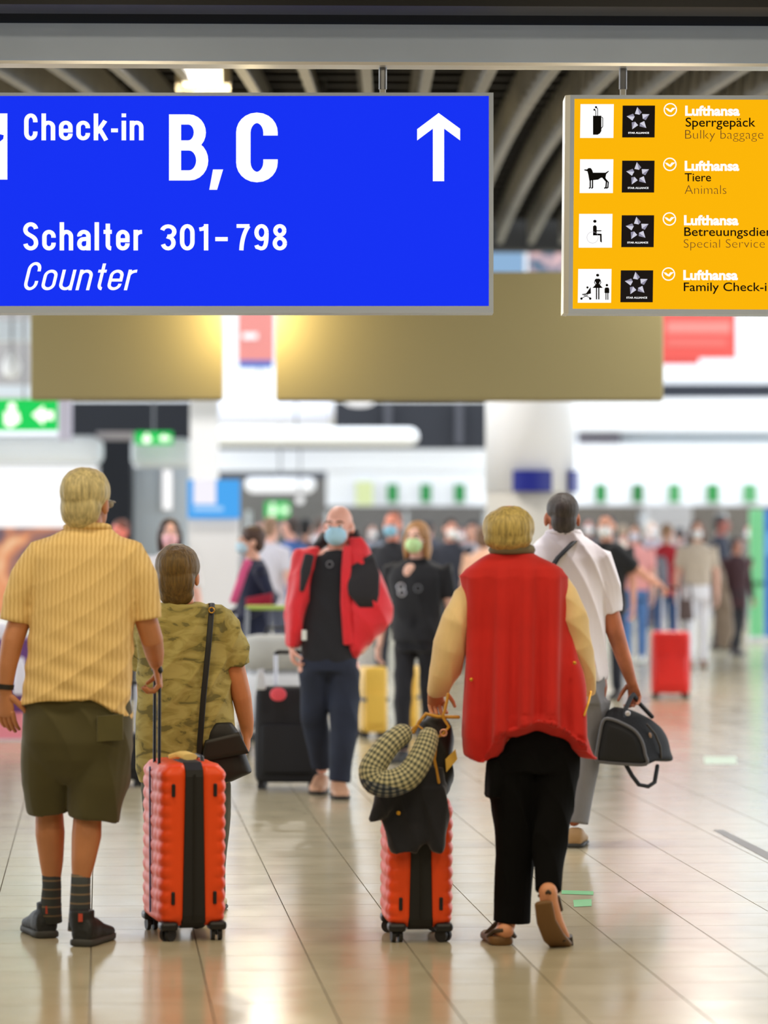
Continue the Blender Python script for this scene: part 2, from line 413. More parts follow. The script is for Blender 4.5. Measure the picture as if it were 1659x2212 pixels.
# downlights recessed in the front ceiling
for i, (x, y) in enumerate([(x, y) for y in (5.0, 8.2, 11.2) for x in (-4.2, -1.4, 1.4, 4.2)]):
    power = 40
    t = thing('downlight', (x, y, 4.22), 'round warm downlight in the dark front ceiling, out of the picture', 'light', 'front ceiling downlights')
    part('rim', G().tube([(x + .17 * math.cos(a * .3927), y + .17 * math.sin(a * .3927), 4.235) for a in range(17)], 0.02, 8), mat('downlight_rim', (150, 150, 150), 0.4), t)
    part('lens', G().cyl((x, y, 4.23), (x, y, 4.25), 0.15), mat('downlight_glow', (255, 214, 150), emit=2.0), t)
    area('downlight_lamp', (x, y, 4.2), 0.5, power, WARM)

# the grey beam that carries the signs
SD = 14.2
bt, bb = P(829, 53, SD).z, P(829, 134, SD).z
beam = thing('sign_beam', (0, SD + .06, bb), 'long brushed grey beam across the ceiling that carries the hanging signs', 'beam')
m_beam = mat('brushed_aluminium', (186, 202, 226), 0.45, 0.1, var=0.04, scale=2.5)
R4 = Matrix.Rotation(0.0, 3, 'X')
part('face', G().box((-8.9, SD, bb), (8.9, SD + 0.12, bt)), m_beam, beam)
part('lower_flange', G().box((-8.9, SD - 0.005, bb - 0.014), (8.9, SD + 0.13, bb)), mat('flange_reflection', (240, 236, 228), 0.25, 0.2), beam)  # near-white colour stands in for the bright reflection along the lower edge
part('upper_rail', G().box((-8.9, SD + 0.02, bt), (8.9, SD + 0.12, bt + 0.1)), m_black, beam)

# ------------------------------------------------------------------ hanging signs
m_frame = mat('sign_frame', (190, 204, 226), 0.4, 0.1)
m_blue = mat('sign_blue', (24, 52, 250), 0.4, emit=0.95)
m_swhite = mat('sign_white', (255, 255, 255), 0.4, emit=1.05)
m_yel = mat('sign_yellow', (255, 184, 10), 0.4, emit=0.98)
m_blk = mat('sign_black', (12, 10, 10), 0.6, spec=.1)
m_char = mat('sign_charcoal', (34, 30, 36), 0.6, spec=.1)
m_orng = mat('sign_thin_brown', (118, 74, 8), 0.5)
m_rod = mat('hanger_steel', (120, 122, 126), 0.35, 0.6)
def sign_box(t, u0, v0, u1, v1, iu0, iv0, iu1, iv1, d, m_panel):
    """frame rails around a panel, pixel rectangles outer / inner"""
    for r in ((u0, v0, u1, iv0), (u0, iv1, u1, v1), (u0, iv0, iu0, iv1), (iu1, iv0, u1, iv1)):
        part('frame_rail', G().pbox(*r, d, 0.16), m_frame, t)
    part('panel', G().pbox(iu0, iv0, iu1, iv1, d + 0.012, 0.13), m_panel, t)
L = SD + 0.009            # lettering plane, just in front of the panel
t = thing('direction_sign', P(400, 675, SD) + Vector((0, .08, 0)), 'large backlit blue sign reading Check-in B, C and Schalter 301-798', 'sign')
sign_box(t, -330, 200, 1066, 676, -318, 207, 1056, 661, SD, m_blue)
g = G(); stroke_text(g, 'Check-in', 52, 245, 310, 305, L, .145, .115); part('lettering', g, m_swhite, t)
g = G(); stroke_text(g, 'B', 365, 247, 450, 390, L, .155); stroke_text(g, 'C', 510, 243, 600, 394, L, .15)
poly_px(g, [(460, 366), (482, 366), (469, 410), (452, 410)], L); part('lettering', g, m_swhite, t)
g = G(); stroke_text(g, 'Schalter', 50, 480, 307, 541, L, .145, .125); part('lettering', g, m_swhite, t)
g = G(); stroke_text(g, '301', 346, 484, 450, 541, L, .145, .13); poly_px(g, [(465, 512), (492, 512), (492, 521), (465, 521)], L)
stroke_text(g, '798', 511, 484, 620, 541, L, .145, .13); part('lettering', g, m_swhite, t)
g = G(); stroke_text(g, 'Counter', 52, 566, 297, 627, L, .105, .12, .22); part('lettering', g, m_swhite, t)
part('arrow', poly_px(G(), [(947.5, 244), (994, 278), (994, 303.5), (959.5, 278), (959.5, 391.5), (935, 391.5), (935, 278), (901, 303.5), (901, 279)], L), m_swhite, t)
part('pictogram_field', poly_px(G(), [(-128, 245), (16, 245), (16, 388), (-128, 388)], L), m_swhite, t)
part('pictogram', poly_px(G(), [(-110, 330), (-30, 310), (0, 290), (8, 292), (7, 300), (-20, 322), (-40, 370), (-52, 370), (-46, 328), (-100, 342)], L - 0.002), m_blue, t)

t = thing('information_sign', P(1500, 676, SD - .02) + Vector((0, .08, 0)), 'backlit yellow sign listing bulky baggage, animals, special service and family check-in', 'sign')
SD2 = SD - 0.02; L = SD2 + 0.009
def skew(pts): return pts
def rail(pts, th=0.16):
    g = G(); a = [P(u, v, SD2) for u, v in pts]; n = Vector((0, th, 0)); k = len(a)
    return g.add(a + [x + n for x in a], [tuple(range(k)), tuple(range(k, 2 * k))[::-1]] + [(i, i + k, (i + 1) % k + k, (i + 1) % k) for i in range(k)])
part('frame_rail', rail([(1232, 205), (1950, 207), (1950, 216), (1241, 213)]), m_frame, t)
part('frame_rail', rail([(1228, 677), (1237, 667), (1950, 670), (1950, 680)]), m_frame, t)
part('frame_rail', rail([(1232, 205), (1241, 213), (1237, 667), (1228, 677)]), m_frame, t)
part('frame_rail', rail([(1940, 207), (1950, 207), (1950, 680), (1940, 680)]), m_frame, t)
g = G(); a = [P(1241, 213, SD2 + .012), P(1940, 216, SD2 + .012), P(1940, 670, SD2 + .012), P(1237, 667, SD2 + .012)]
part('panel', g.add(a + [x + Vector((0, .13, 0)) for x in a], [(0, 1, 2, 3), (4, 7, 6, 5), (0, 4, 5, 1), (1, 5, 6, 2), (2, 6, 7, 3), (3, 7, 4, 0)]), m_yel, t)
part('side_cheek', rail([(1221, 206), (1232, 205), (1228, 677), (1217, 676)], 0.2), mat('frame_cheek', (206, 206, 200), 0.35, 0.3), t)
rows = [(1254, 225, 1345, 228, 1448, 237), (1253, 344, 1344, 347, 1447, 355), (1251, 462, 1343, 465, 1446, 473), (1249, 581, 1341, 584, 1444, 592)]
m_star = [mat('star_light', (226, 224, 240), emit=0.85), mat('star_mid', (160, 156, 178), emit=0.8)]
for k, (a, b_, c, e, cu, cv) in enumerate(rows):
    part('pictogram_field', poly_px(G(), [(a, b_), (a + 72, b_), (a + 71, b_ + 73), (a - 1, b_ + 73)], L), m_swhite, t)
    part('logo_field', poly_px(G(), [(c, e), (c + 70, e), (c + 69, e + 69), (c - 1, e + 69)], L), m_char, t)
    # five kite shaped facets in a ring, each light and shaded half
    for i in range(5):
        th = -math.pi / 2 + i * 2 * math.pi / 5 - 0.05; ox, oy = c + 34, e + 29
        def q(r, w): return (ox + r * math.cos(th) - w * math.sin(th), oy + r * math.sin(th) + w * math.cos(th))
        tip, l_, r_, mid = q(26, -1), q(11.5, -7), q(14, 8), q(9, 3)
        sp = part('star_facet', poly_px(G(), [tip, l_, mid], L - .001), m_star[0], t); part('facet_shade', poly_px(G(), [tip, mid, r_], L - .001), m_star[1], sp)
    g = G(); text_px(g, 'STAR ALLIANCE', c + 12, e + 57, c + 57, e + 61, L - .001, 0.03); part('logo_lettering', g, m_swhite, t)
    g = annulus_px(G(), cu, cv, 12, 14.5, L)
    poly_px(g, [(cu - 11, cv - 4), (cu - 5, cv - 3), (cu, cv + 1), (cu + 4, cv - 4), (cu + 12, cv - 4), (cu + 6, cv + 1), (cu + 2, cv + 5.5), (cu - 3, cv + 4), (cu - 7, cv + 1)], L)
    part('crane_emblem', g, m_swhite, t)
    bx = [1480, 1479, 1477.5, 1476][k]; by = [228, 347, 464.5, 583][k]
    g = G(); text_px(g, 'Lufthansa', bx, by, bx + 118, by + 22.5, L, 0.04); part('lettering', g, m_swhite, t)
for s, u0, v0, u1, v1 in (('Sperrgepäck', 1481, 254, 1632, 280), ('Tiere', 1479, 374, 1536, 392), ('Betreuungsdienst', 1478, 491, 1692, 516), ('Family Check-in', 1477, 610, 1671, 635)):
    g = G(); text_px(g, s, u0, v0, u1, v1, L, 0.007); part('lettering', g, m_blk, t, label='black bold lettering')
for s, u0, v0, u1, v1 in (('Bulky baggage', 1480, 281, 1649, 306), ('Animals', 1479, 400, 1569, 419), ('Special Service', 1477, 517, 1652, 541)):
    g = G(); text_px(g, s, u0, v0, u1, v1, L, -0.018); part('lettering', g, m_orng, t, label='thin dark lettering')
K = L - 0.0015
# golf bag
g = poly_px(G(), [(1281, 250), (1299, 250), (1299, 283), (1296, 288), (1291, 291), (1281, 291)], K)
line_px(g, [(1300, 253), (1302, 255), (1302, 273), (1299, 277)], 1.6, K); line_px(g, [(1287, 250), (1287, 240), (1284, 237)], 1.5, K)
line_px(g, [(1291, 250), (1291, 235), (1287, 231)], 1.5, K); disc_px(g, 1284, 237, 2.2, K, 10); disc_px(g, 1287.5, 231.5, 2.4, K, 10)
part('pictogram', g, m_blk, t)
# dog
g = poly_px(G(), [(1262, 366), (1268, 366), (1271, 363), (1276, 363), (1279, 367), (1281, 373), (1308, 373), (1314, 369), (1315.5, 370), (1309.5, 376), (1308, 383), (1309, 388), (1302, 384), (1298, 384), (1292, 388), (1283, 389), (1273, 390), (1271, 378), (1269, 370), (1262, 368)], K)
for a in (1275, 1280): line_px(g, [(a, 388), (a, 405), (a - 2, 406.5)], 2.8, K)
line_px(g, [(1303, 384), (1310, 392), (1309, 405), (1306, 406.5)], 3, K); line_px(g, [(1307, 386), (1314, 394), (1313, 405), (1310, 406.5)], 2.6, K)
part('pictogram', g, m_blk, t)
# seated figure in a wheelchair
part('pictogram', disc_px(G(), 1285, 478, 3.6, K, 14, 3.2), m_blk, t); g = G(); poly_px(g, [(1281, 489), (1284, 486.5), (1287, 487), (1289, 490), (1289, 506), (1281, 508)], K)
poly_px(g, [(1288, 497.5), (1299, 497.5), (1299, 499.5), (1288, 499.5)], K); poly_px(g, [(1281, 504), (1299.5, 505), (1300, 524), (1296.5, 522), (1296, 508.5), (1281, 508.5)], K)
part('pictogram', g, m_blk, t)
part('pictogram_wheel', annulus_px(G(), 1280, 513, 11.8, 12.6, K), mat('sign_grey', (196, 190, 200), emit=0.9), t)
# woman with pram and child
g = disc_px(G(), 1291, 594.5, 3.4, K, 14, 3.0); poly_px(g, [(1287, 602), (1295, 602), (1297, 606), (1294, 613), (1302, 622), (1280, 622), (1288, 613), (1285, 606)], K)
line_px(g, [(1286, 604), (1284, 610), (1287, 615)], 1.6, K); line_px(g, [(1296, 604), (1298, 610), (1295, 615)], 1.6, K)
for a in (1288.5, 1293.5): line_px(g, [(a, 621), (a, 646)], 2.6, K)
part('pictogram', g, m_blk, t); g = G()
disc_px(g, 1311, 616, 2.7, K, 12); poly_px(g, [(1306, 624), (1308, 621), (1314, 621), (1316, 624), (1316, 633), (1306, 633)], K)
for a in (1309, 1313): line_px(g, [(a, 632), (a, 647)], 2, K)
part('pictogram', g, m_blk, t); g = G()
poly_px(g, [(1276, 620), (1276.5, 634), (1264, 637), (1257, 635), (1266, 634)], K); disc_px(g, 1269, 621, 2.4, K, 12)
line_px(g, [(1258, 636), (1274, 643), (1275, 645)], 1.4, K); line_px(g, [(1270, 637), (1257, 644)], 1.4, K); disc_px(g, 1256, 645, 2.6, K, 12); disc_px(g, 1275, 645, 2.6, K, 12)
part('pictogram', g, m_blk, t)
for i, u in enumerate((-60, 827, 1346)):
    a = P(u, 134, SD + .08); z1 = P(u, 203, SD + .08).z
    r = thing('sign_hanger', (a.x, a.y, z1), ['short steel hanger rod at the far left of the blue sign', 'short steel hanger rod between grey beam and blue sign', 'short steel hanger rod between grey beam and yellow sign'][i], 'hanger', 'sign hangers')
    part('rod', G().cyl((a.x, a.y, z1 + .02), (a.x, a.y, a.z - .014), 0.018), m_rod, r, smooth=False)
    part('foot', G().cyl((a.x, a.y, z1 - .012), (a.x, a.y, z1 + .02), 0.014), mat('hanger_foot', (214, 208, 190), 0.4), r)

# plain backs of the two signs hanging further in the hall
m_back, nt, b, tc = node_mat('gold_beige_sheet', 0.34)
b.inputs['Base Color'].default_value = lin((160, 149, 108)); b.inputs['Metallic'].default_value = 0.0
BD = 25.4
for (u0, v0, u1, v1, lab) in ((66, 590, 480, 861, 'plain gold-beige back of the narrower sign hanging left behind the blue sign'), (596, 587, 1433, 863, 'plain gold-beige back of the wide sign hanging in the middle distance')):
    t = thing('hanging_sign', P((u0 + u1) / 2, v1, BD) + Vector((0, .1, 0)), lab, 'sign', 'beige sign backs')
    part('sheet', G().pbox(u0, v0, u1, v1, BD, 0.2), m_back, t, bevel=0.008)
    part('edge_trim', G().pbox(u0 + 3, v1 - 3, u1 - 3, v1 + 3, BD + .02, 0.16), mat('beige_trim', (150, 138, 92), 0.5), t)
    for q in (0.12, 0.88):
        a = P(u0 + (u1 - u0) * q, v0, BD + .1)
        part('hanger', G().cyl(a, (a.x, a.y, ceil_z(BD) + .43), 0.02), m_rod, t)
a = P(540, 640, BD - 0.35)
t = thing('spot_lamp', (a.x, a.y, a.z), 'warm spot lamp between the two beige sign backs', 'light')
part('housing', G().cyl((a.x, a.y, a.z + .03), (a.x, a.y, a.z + .2), 0.06), m_black, t)
part('stem', G().cyl((a.x, a.y, a.z + .2), (a.x, a.y, ceil_z(25) + .43), 0.012), m_black, t)
part('bulb', G().ell((a.x, a.y, a.z + .02), (.05, .05, .04)), mat('spot_glow', (255, 226, 150), emit=8.0), t, smooth=True)
l = bpy.data.lights.new('spot_lamp_light', 'POINT'); l.energy = 60; l.color = (1, .78, .4); l.shadow_soft_size = .06
o = bpy.data.objects.new('spot_lamp_light', l); COL.objects.link(o); o.location = (a.x, a.y, a.z - .06)

# ------------------------------------------------------------------ middle distance and far end of the hall
m_pale = mat('pale_blue_panel', (236, 244, 252), 0.5)
m_grey = mat('kiosk_grey', (214, 214, 218), 0.5)
m_lit = mat('lit_white', (255, 255, 255), emit=1.15)
m_green = mat('exit_green', (40, 214, 96), emit=1.0)
m_gpic = mat('exit_white', (246, 255, 236), emit=1.6)
def sbox(name, u0, v0, u1, v1, d, th, m, bevel=0.0): return struct(name, G().pbox(u0, v0, u1, v1, d, th), m, bevel=bevel)
def tbox(name, u0, v0, u1, v1, d, th, m, label, cat, group=None, bevel=0.0): return solo(name, G().pbox(u0, v0, u1, v1, d, th), m, label, cat, group, bevel=bevel)
def vfloor(d): return V0 + FPX * HC / d
# left: shop front
sbox('trim_4', -420, 940, 213, 1002, 38.0, 0.8, m_pale, 0.1)
t = thing('advertising_lightbox', P(0, 1330, 38.2), 'big white backlit advertising panel with an orange picture, left behind the man', 'lightbox')
part('frame', G().pbox(-420, 1006, 213, 1336, 38.3, .2), m_grey, t)
part('lit_panel', G().pbox(-410, 1010, 207, 1139, 38.25, .1), m_lit, t)
mp, nt, b, tc = node_mat('picture_print', .5); n = nt.nodes.new('ShaderNodeTexNoise'); n.inputs['Scale'].default_value = 1.6; n.inputs['Detail'].default_value = 2; n.inputs['Distortion'].default_value = 1.2
nt.links.new(tc.outputs['Object'], n.inputs['Vector']); r = nt.nodes.new('ShaderNodeValToRGB')
r.color_ramp.elements[0].position = .36; r.color_ramp.elements[0].color = lin((110, 84, 96)); r.color_ramp.elements[1].position = .66; r.color_ramp.elements[1].color = lin((255, 236, 190))
e_ = r.color_ramp.elements.new(.5); e_.color = lin((238, 150, 96))
nt.links.new(n.outputs['Fac'], r.inputs[0]); nt.links.new(r.outputs[0], b.inputs['Emission Color']); b.inputs['Emission Strength'].default_value = .9; b.inputs['Base Color'].default_value = (.02, .02, .02, 1)
part('picture', G().pbox(-410, 1139, 207, 1330, 38.25, .1), mp, t)
t = thing('display_counter', P(-60, vfloor(24.2), 24.2), 'purple and pink shop display counter at the left edge behind the man', 'counter')
part('plinth', G().pbox(-420, 1540, 50, vfloor(24.2), 24.2, .7), mat('pink_plinth', (246, 150, 164), .5), t)
part('body', G().pbox(-420, 1380, 64, 1540, 24.25, .6), mat('purple_panel', (112, 66, 132), .5), t)
part('kick_board', G().pbox(-420, vfloor(24.2) - 6, 52, vfloor(24.2), 24.17, .05), m_grey, t)
for i, (u0, v0, u1, v1) in enumerate(((28, 1420, 58, 1500), (-14, 1345, 20, 1380), (-60, 1420, 0, 1500))):
    a = P((u0 + u1) / 2, v1, 24.1)
    g = G(); w = (u1 - u0) * 24.1 / FPX / 2; h = (v1 - v0) * 24.1 / FPX
    g.loft([((a.x, a.y, a.z + h * q), (w * s, 0, 0), (0, .05 * s, 0), 4) for q, s in ((0, .9), (.05, 1), (.6, .95), (.85, .7), (1, .4))])
    part('leaflet_holder', g, mat('white_leaflet', (236, 234, 250), .6), t, smooth=True)
# emergency exit signs
def exit_sign(u0, v0, u1, v1, d, label, post):
    t = thing('exit_sign', P((u0 + u1) / 2, v1, d), label, 'sign', 'green exit signs'); w = u1 - u0; h = v1 - v0
    part('box', G().pbox(u0, v0, u1, v1, d, .12), m_green, t, bevel=.01)
    g = G(); disc_px(g, u0 + w * .32, v0 + h * .25, h * .14, d - .01); poly_px(g, [(u0 + w * .2, v0 + h * .4), (u0 + w * .42, v0 + h * .4), (u0 + w * .45, v0 + h * .7), (u0 + w * .3, v0 + h * .92), (u0 + w * .2, v0 + h * .8)], d - .01)
    poly_px(g, [(u0 + w * .62, v0 + h * .5), (u0 + w * .8, v0 + h * .2), (u0 + w * .8, v0 + h * .38), (u0 + w * .95, v0 + h * .38), (u0 + w * .95, v0 + h * .66), (u0 + w * .8, v0 + h * .66), (u0 + w * .8, v0 + h * .84)], d - .01)
    part('pictogram', g, m_gpic, t)
    a = P((u0 + u1) / 2, v0, d + .05); part('hanger', G().cyl(a, (a.x, a.y, ceil_z(d) + .43 if d < 41 else 8.6), .012), m_rod, t)
exit_sign(-20, 862, 123, 930, 34, 'large glowing green emergency exit sign at the left edge above the shop', 0)
exit_sign(292, 932, 372, 960, 38.6, 'small green exit sign half hidden on the pale fascia', 0)
exit_sign(573, 1084, 625, 1118, 61.95, 'round-looking small green exit sign above the distant crowd', 0)
sbox('trim_5', 126, 862, 151, 950, 37, .3, mat('post_lilac', (178, 176, 196), .5))
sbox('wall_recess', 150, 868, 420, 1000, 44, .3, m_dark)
sbox('trim_6', 208, 932, 286, 950, 38.2, .3, mat('ledge_grey', (170, 166, 172), .5))
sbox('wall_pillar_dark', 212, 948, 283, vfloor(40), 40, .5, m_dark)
sbox('trim_7', 282, 946, 412, 1008, 39, .8, m_pale, .08)
sbox('wall_partition', 284, 1010, 430, vfloor(40.4), 40.4, .2, mat('glass_blue', (220, 232, 244), .3))
t = thing('light_strip', P(361, 1090, 40.2), 'slim white vertical light strip on the pale blue partition', 'light'); part('tube', G().pbox(352, 1016, 370, 1100, 40.2, .1), m_lit, t); part('back_plate', G().pbox(348, 1012, 374, 1104, 40.31, .05), m_grey, t)
sbox('wall_column_square', 410, 600, 470, vfloor(37.5), 37.5, .35, mat('column_white', (238, 240, 244), .5), .02)
t = thing('info_kiosk', P(460, vfloor(36), 36), 'grey information kiosk with a bright blue screen beside the white column', 'kiosk')
part('body', G().pbox(406, 1118, 515, vfloor(36), 36, .4), m_grey, t, bevel=.02)
part('screen', G().pbox(405, 1036, 516, 1119, 35.95, .3), mat('screen_blue', (84, 178, 255), emit=.9), t)
part('screen_note', G().pbox(418, 1036, 466, 1089, 35.93, .02), mat('screen_white', (250, 246, 255), emit=1.0), t)
part('screen_strip', G().pbox(418, 1094, 482, 1104, 35.93, .02), mat('screen_pale', (170, 214, 255), emit=1.0), t)
# upper left behind the blue sign
sbox('trim_8', -420, 692, 66, 735, 42, .4, m_pale); sbox('trim_9', -420, 832, 66, 858, 43, .4, m_pale)
sbox('wall_loft', -420, 560, 66, 870, 45, .3, mat('loft_grey', (172, 168, 168), .7))
t = thing('pendant_lamp', P(25, 815, 40), 'white teardrop pendant lamp high at the left edge', 'light')
a = P(25, 790, 40); part('shade', G().loft([((a.x, a.y, a.z + z), (r, 0, 0), (0, r, 0), 2) for z, r in ((-.15, .04), (-.1, .1), (0, .12), (.1, .08), (.2, .03))]), mat('opal_glass', (255, 255, 255), .3), t, smooth=True)
part('cord', G().cyl(a + Vector((0, 0, .2)), Vector((a.x, a.y, ceil_z(40) + .35)), .012), m_black, t)
# centre
sbox('wall_centre_upper', 420, 480, 1060, 925, 58.6, .3, m_white)
t = thing('pink_banner', P(551, 795, 50), 'pale pink banner with a blue foot between the two beige sign backs', 'banner')
part('sheet', G().pbox(513, 640, 592, 779, 50, .04), mat('banner_pink', (214, 132, 126), .6), t); [part('cord', G().cyl(P(u, 640, 50.02), (P(u, 0, 50).x, 50.02, 8.55), .008), m_rod, t) for u in (520, 585)]; part('blue_foot', G().pbox(515, 779, 590, 795, 50, .04), mat('banner_blue', (40, 92, 176), .6), t)
a = P(530, 835, 49); part('lettering', G().pbox(524, 720, 556, 732, 49.98, .01), m_white, t)
t = thing('air_duct', P(590, 915, 54), 'big white rounded duct under the beige boards', 'duct')
part('duct', G().tube([P(380, 893, 54), P(712, 893, 54)], .2, 20, 'flat'), mat('duct_white', (228, 232, 250), .5), t, smooth=True); part('hanger', G().cyl(P(560, 880, 54), (P(560, 0, 54).x, 54, 8.55), .015), m_rod, t); part('duct_rim', G().tube([P(712, 893, 54), P(722, 893, 54)], .205, 20, 'flat'), m_grey, t, smooth=True)
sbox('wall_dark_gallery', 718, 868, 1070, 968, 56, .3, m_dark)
for i, u in enumerate((838, 992)): sbox('trim_10', u - 8, 868, u + 8, 960, 55.8, .1, mat('gallery_mullion', (74, 76, 86), .6))
t = thing('gallery_lamp', P(776, 876, 54), 'oval white lamp below the wide beige board', 'light'); part('shade', G().ell(P(776, 870, 54), (.24, .2, .07)), m_lit, t, smooth=True); part('stem', G().cyl(P(776, 862, 54), (P(776, 0, 54).x, 54, 8.55), .02), m_black, t)
t = thing('light_tube', P(680, 960, 50), 'long white rounded lighting tube across the check-in hall', 'light')
part('tube', G().tube([P(440, 942, 50), P(885, 943, 50)], .14, 20), mat('tube_white', (250, 252, 255), .4), t, smooth=True); part('hanger', G().cyl(P(640, 930, 50), (P(640, 0, 50).x, 50, 8.55), .015), m_rod, t)
sbox('trim_11', 440, 962, 1060, 970, 59.5, .2, m_dark)
sbox('trim_12', 440, 970, 1070, 1020, 60, .6, m_white); sbox('trim_13', 705, 1018, 1070, 1093, 60, .6, m_white)
sbox('trim_14', 470, 1018, 705, 1034, 59, .3, mat('dark_band', (70, 74, 84), .7))  # flat dark grey band under the white fascia
sbox('wall_check_in_back', 440, 1034, 1080, vfloor(63), 63, .3, mat('counter_back', (112, 108, 104), .7))
t = thing('counter_lamp', P(605, 1062, 57), 'wide white lamp above the distant dark passage', 'light'); part('shade', G().pbox(530, 1032, 680, 1061, 57, .3), mat('lamp_white', (244, 246, 252), .5), t, bevel=.08); part('stem', G().cyl(P(605, 1034, 57.2), (P(605, 0, 57.2).x, 57.2, 8.55), .02), m_rod, t); part('diffuser', G().pbox(540, 1058, 670, 1064, 57.02, .25), m_lit, t)
t = thing('globe_lamp', P(648, 1095, 56.99), 'small round white lamp beside the distant green exit sign', 'light'); part('globe', G().ell(P(648, 1080, 56.99), (.07, .07, .07)), m_lit, t, smooth=True); part('stem', G().cyl(P(648, 1070, 56.99), (P(648, 0, 56.99).x, 56.99, 8.55), .01), m_black, t)
# check-in displays, counters and dividers
DISP = [(787, 36, (236, 250, 190)), (848, 22, (58, 160, 88)), (920, 22, (58, 160, 88)), (993, 22, (50, 158, 84)), (1298, 22, (64, 166, 92)), (1378, 24, (74, 150, 90)), (1457, 24, (104, 192, 124)), (1540, 26, (84, 180, 106)), (1620, 28, (120, 204, 140)), (1702, 28, (120, 204, 140))]
for i, (u, w, c) in enumerate(DISP):
    h = 38 if i else 50
    lab = 'pale yellow lit square display on the far white fascia' if i == 0 else ['', 'first', 'second', 'third', 'fourth', 'fifth', 'sixth', 'seventh', 'eighth', 'ninth'][i] + ' green counter display from the left on the far fascia'
    t = thing('counter_display', P(u, 1065 + h / 2, 59.8), lab, 'display', 'green check-in displays')
    part('housing', G().pbox(u - w / 2 - 3, 1065 - h / 2 - 3, u + w / 2 + 3, 1065 + h / 2 + 3, 59.86, .1), m_white, t)
    part('screen', G().pbox(u - w / 2, 1065 - h / 2, u + w / 2, 1065 + h / 2, 59.8, .05), mat('disp_%d_%d_%d' % c, c, emit=.9), t)
m_ctr = mat('counter_grey', (150, 150, 152), .5); m_ctop = mat('counter_top', (222, 222, 224), .4)
for i in range(11):
    x = -6.2 + i * 1.45; t = thing('check_in_counter', (x, 59.2, 0), '%s check-in counter from the left in the far row' % ['first', 'second', 'third', 'fourth', 'fifth', 'sixth', 'seventh', 'eighth', 'ninth', 'tenth', 'eleventh'][i], 'counter', 'far check-in counters')
    part('body', G().box((x - .6, 59.0, 0), (x + .6, 59.6, 1.05)), m_ctr, t); part('worktop', G().box((x - .64, 58.95, 1.05), (x + .64, 59.65, 1.1)), m_ctop, t)
    part('monitor', G().box((x + .1, 59.2, 1.1), (x + .5, 59.26, 1.5)), mat('monitor_back', (70, 72, 78), .5), t)
    part('divider', G().box((x - .66, 58.9, 0), (x - .62, 60.4, 1.9)), mat('divider_white', (200, 204, 208), .4), t)
# right: round column with blue signs
cc = P(1148.5, 900, 36); cr = 97 * 36 / FPX; zb = P(1148, 1062, 36).z; zt = P(1148, 1016, 36).z
col = thing('wall_column_round', (cc.x, cc.y + cr, 0), None, None, kind='structure')
c0 = (cc.x, cc.y + cr)
part('shaft', G().cyl((*c0, zb), (*c0, 4.4), cr, seg=48), mat('column_gloss', (240, 242, 248), .3), col, smooth=False)
part('base_shaft', G().cyl((*c0, 0), (*c0, zb), cr - .01, seg=48), mat('column_concrete', (196, 192, 184), .6), col)
for p_ in col.children:
    for f_ in p_.data.polygons: f_.use_smooth = len(f_.vertices) == 4
struct('trim_22', G().box((-8.9, c0[1] - .35, 4.05), (8.9, c0[1] + .35, 4.4)), m_white)
t = thing('column_sign', (cc.x, cc.y + cr, zb), 'royal blue sign band wrapped around the round white column', 'sign')
for a0, a1 in ((-112, -66), (-36, -8), (10, 60), (80, 130)):
    g = G(); vs = []; n = 10
    for i in range(n + 1):
        a = math.radians(a0 + (a1 - a0) * i / n)
        for rr, z in ((cr + .06, zb), (cr + .06, zt), (cr + .01, zt), (cr + .01, zb)): vs.append((c0[0] + rr * math.cos(a), c0[1] + rr * math.sin(a), z))
    fs = [(4 * i + k, 4 * i + (k + 1) % 4, 4 * i + 4 + (k + 1) % 4, 4 * i + 4 + k) for i in range(n) for k in range(4)] + [(0, 1, 2, 3), (4 * n + 3, 4 * n + 2, 4 * n + 1, 4 * n)]
    part('blue_panel', g.add(vs, fs), mat('column_blue', (8, 26, 130), .4), t)
# right white architecture
sbox('trim_15', 1240, 862, 1900, 931, 60, .8, m_white, .02)
sbox('trim_16', 1330, 931, 1900, 960, 60.5, .3, mat('gap_grey', (196, 204, 208), .5)); sbox('trim_17', 1250, 931, 1340, 960, 60.3, .3, mat('vent_grey', (112, 108, 116), .6))
sbox('trim_18', 1240, 960, 1900, 1093, 60, .8, m_white, .02)
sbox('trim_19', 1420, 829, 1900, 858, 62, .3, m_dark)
sbox('wall_right_upper', 1060, 480, 1900, 832, 63, .3, m_white)
sbox('wall_check_in_right', 1230, 1093, 1900, vfloor(63), 63, .3, mat('counter_back_warm', (128, 120, 110), .7))
sbox('wall_pillar_pale', 1392, 1093, 1495, vfloor(62), 62, .3, mat('pillar_pale', (216, 212, 210), .6))
t = thing('red_banner', P(1512, 786, 50), 'coral red hanging banner with faded white print at the upper right', 'banner')
part('sheet', G().pbox(1300, 640, 1590, 774, 50, .04), mat('banner_red', (214, 78, 70), .6), t); [part('cord', G().cyl(P(u, 640, 50.02), (P(u, 0, 50).x, 50.02, 8.55), .008), m_rod, t) for u in (1310, 1580)]; part('lower_tab', G().pbox(1300, 774, 1510, 787, 50, .04), mat('banner_red2', (200, 66, 60), .6), t)
part('print_band', G().pbox(1440, 694, 1578, 720, 49.99, .008), mat('banner_print', (222, 130, 122), .6), t); part('print_band', G().pbox(1440, 732, 1570, 748, 49.99, .008), mat('banner_print2', (214, 104, 96), .6), t)
t = thing('hall_screen', P(1098, 590, 44.45), 'pale blue screen seen through the gap between the two signs', 'screen'); part('panel', G().pbox(1020, 541, 1131, 600, 44.45, .1), mat('screen_sky', (160, 200, 240), emit=.8), t); part('hanger', G().cyl(P(1075, 538, 44.5), (P(1075, 0, 44.5).x, 44.5, 8.55), .02), m_rod, t); part('bezel', G().pbox(1015, 536, 1136, 605, 44.49, .1), m_grey, t)
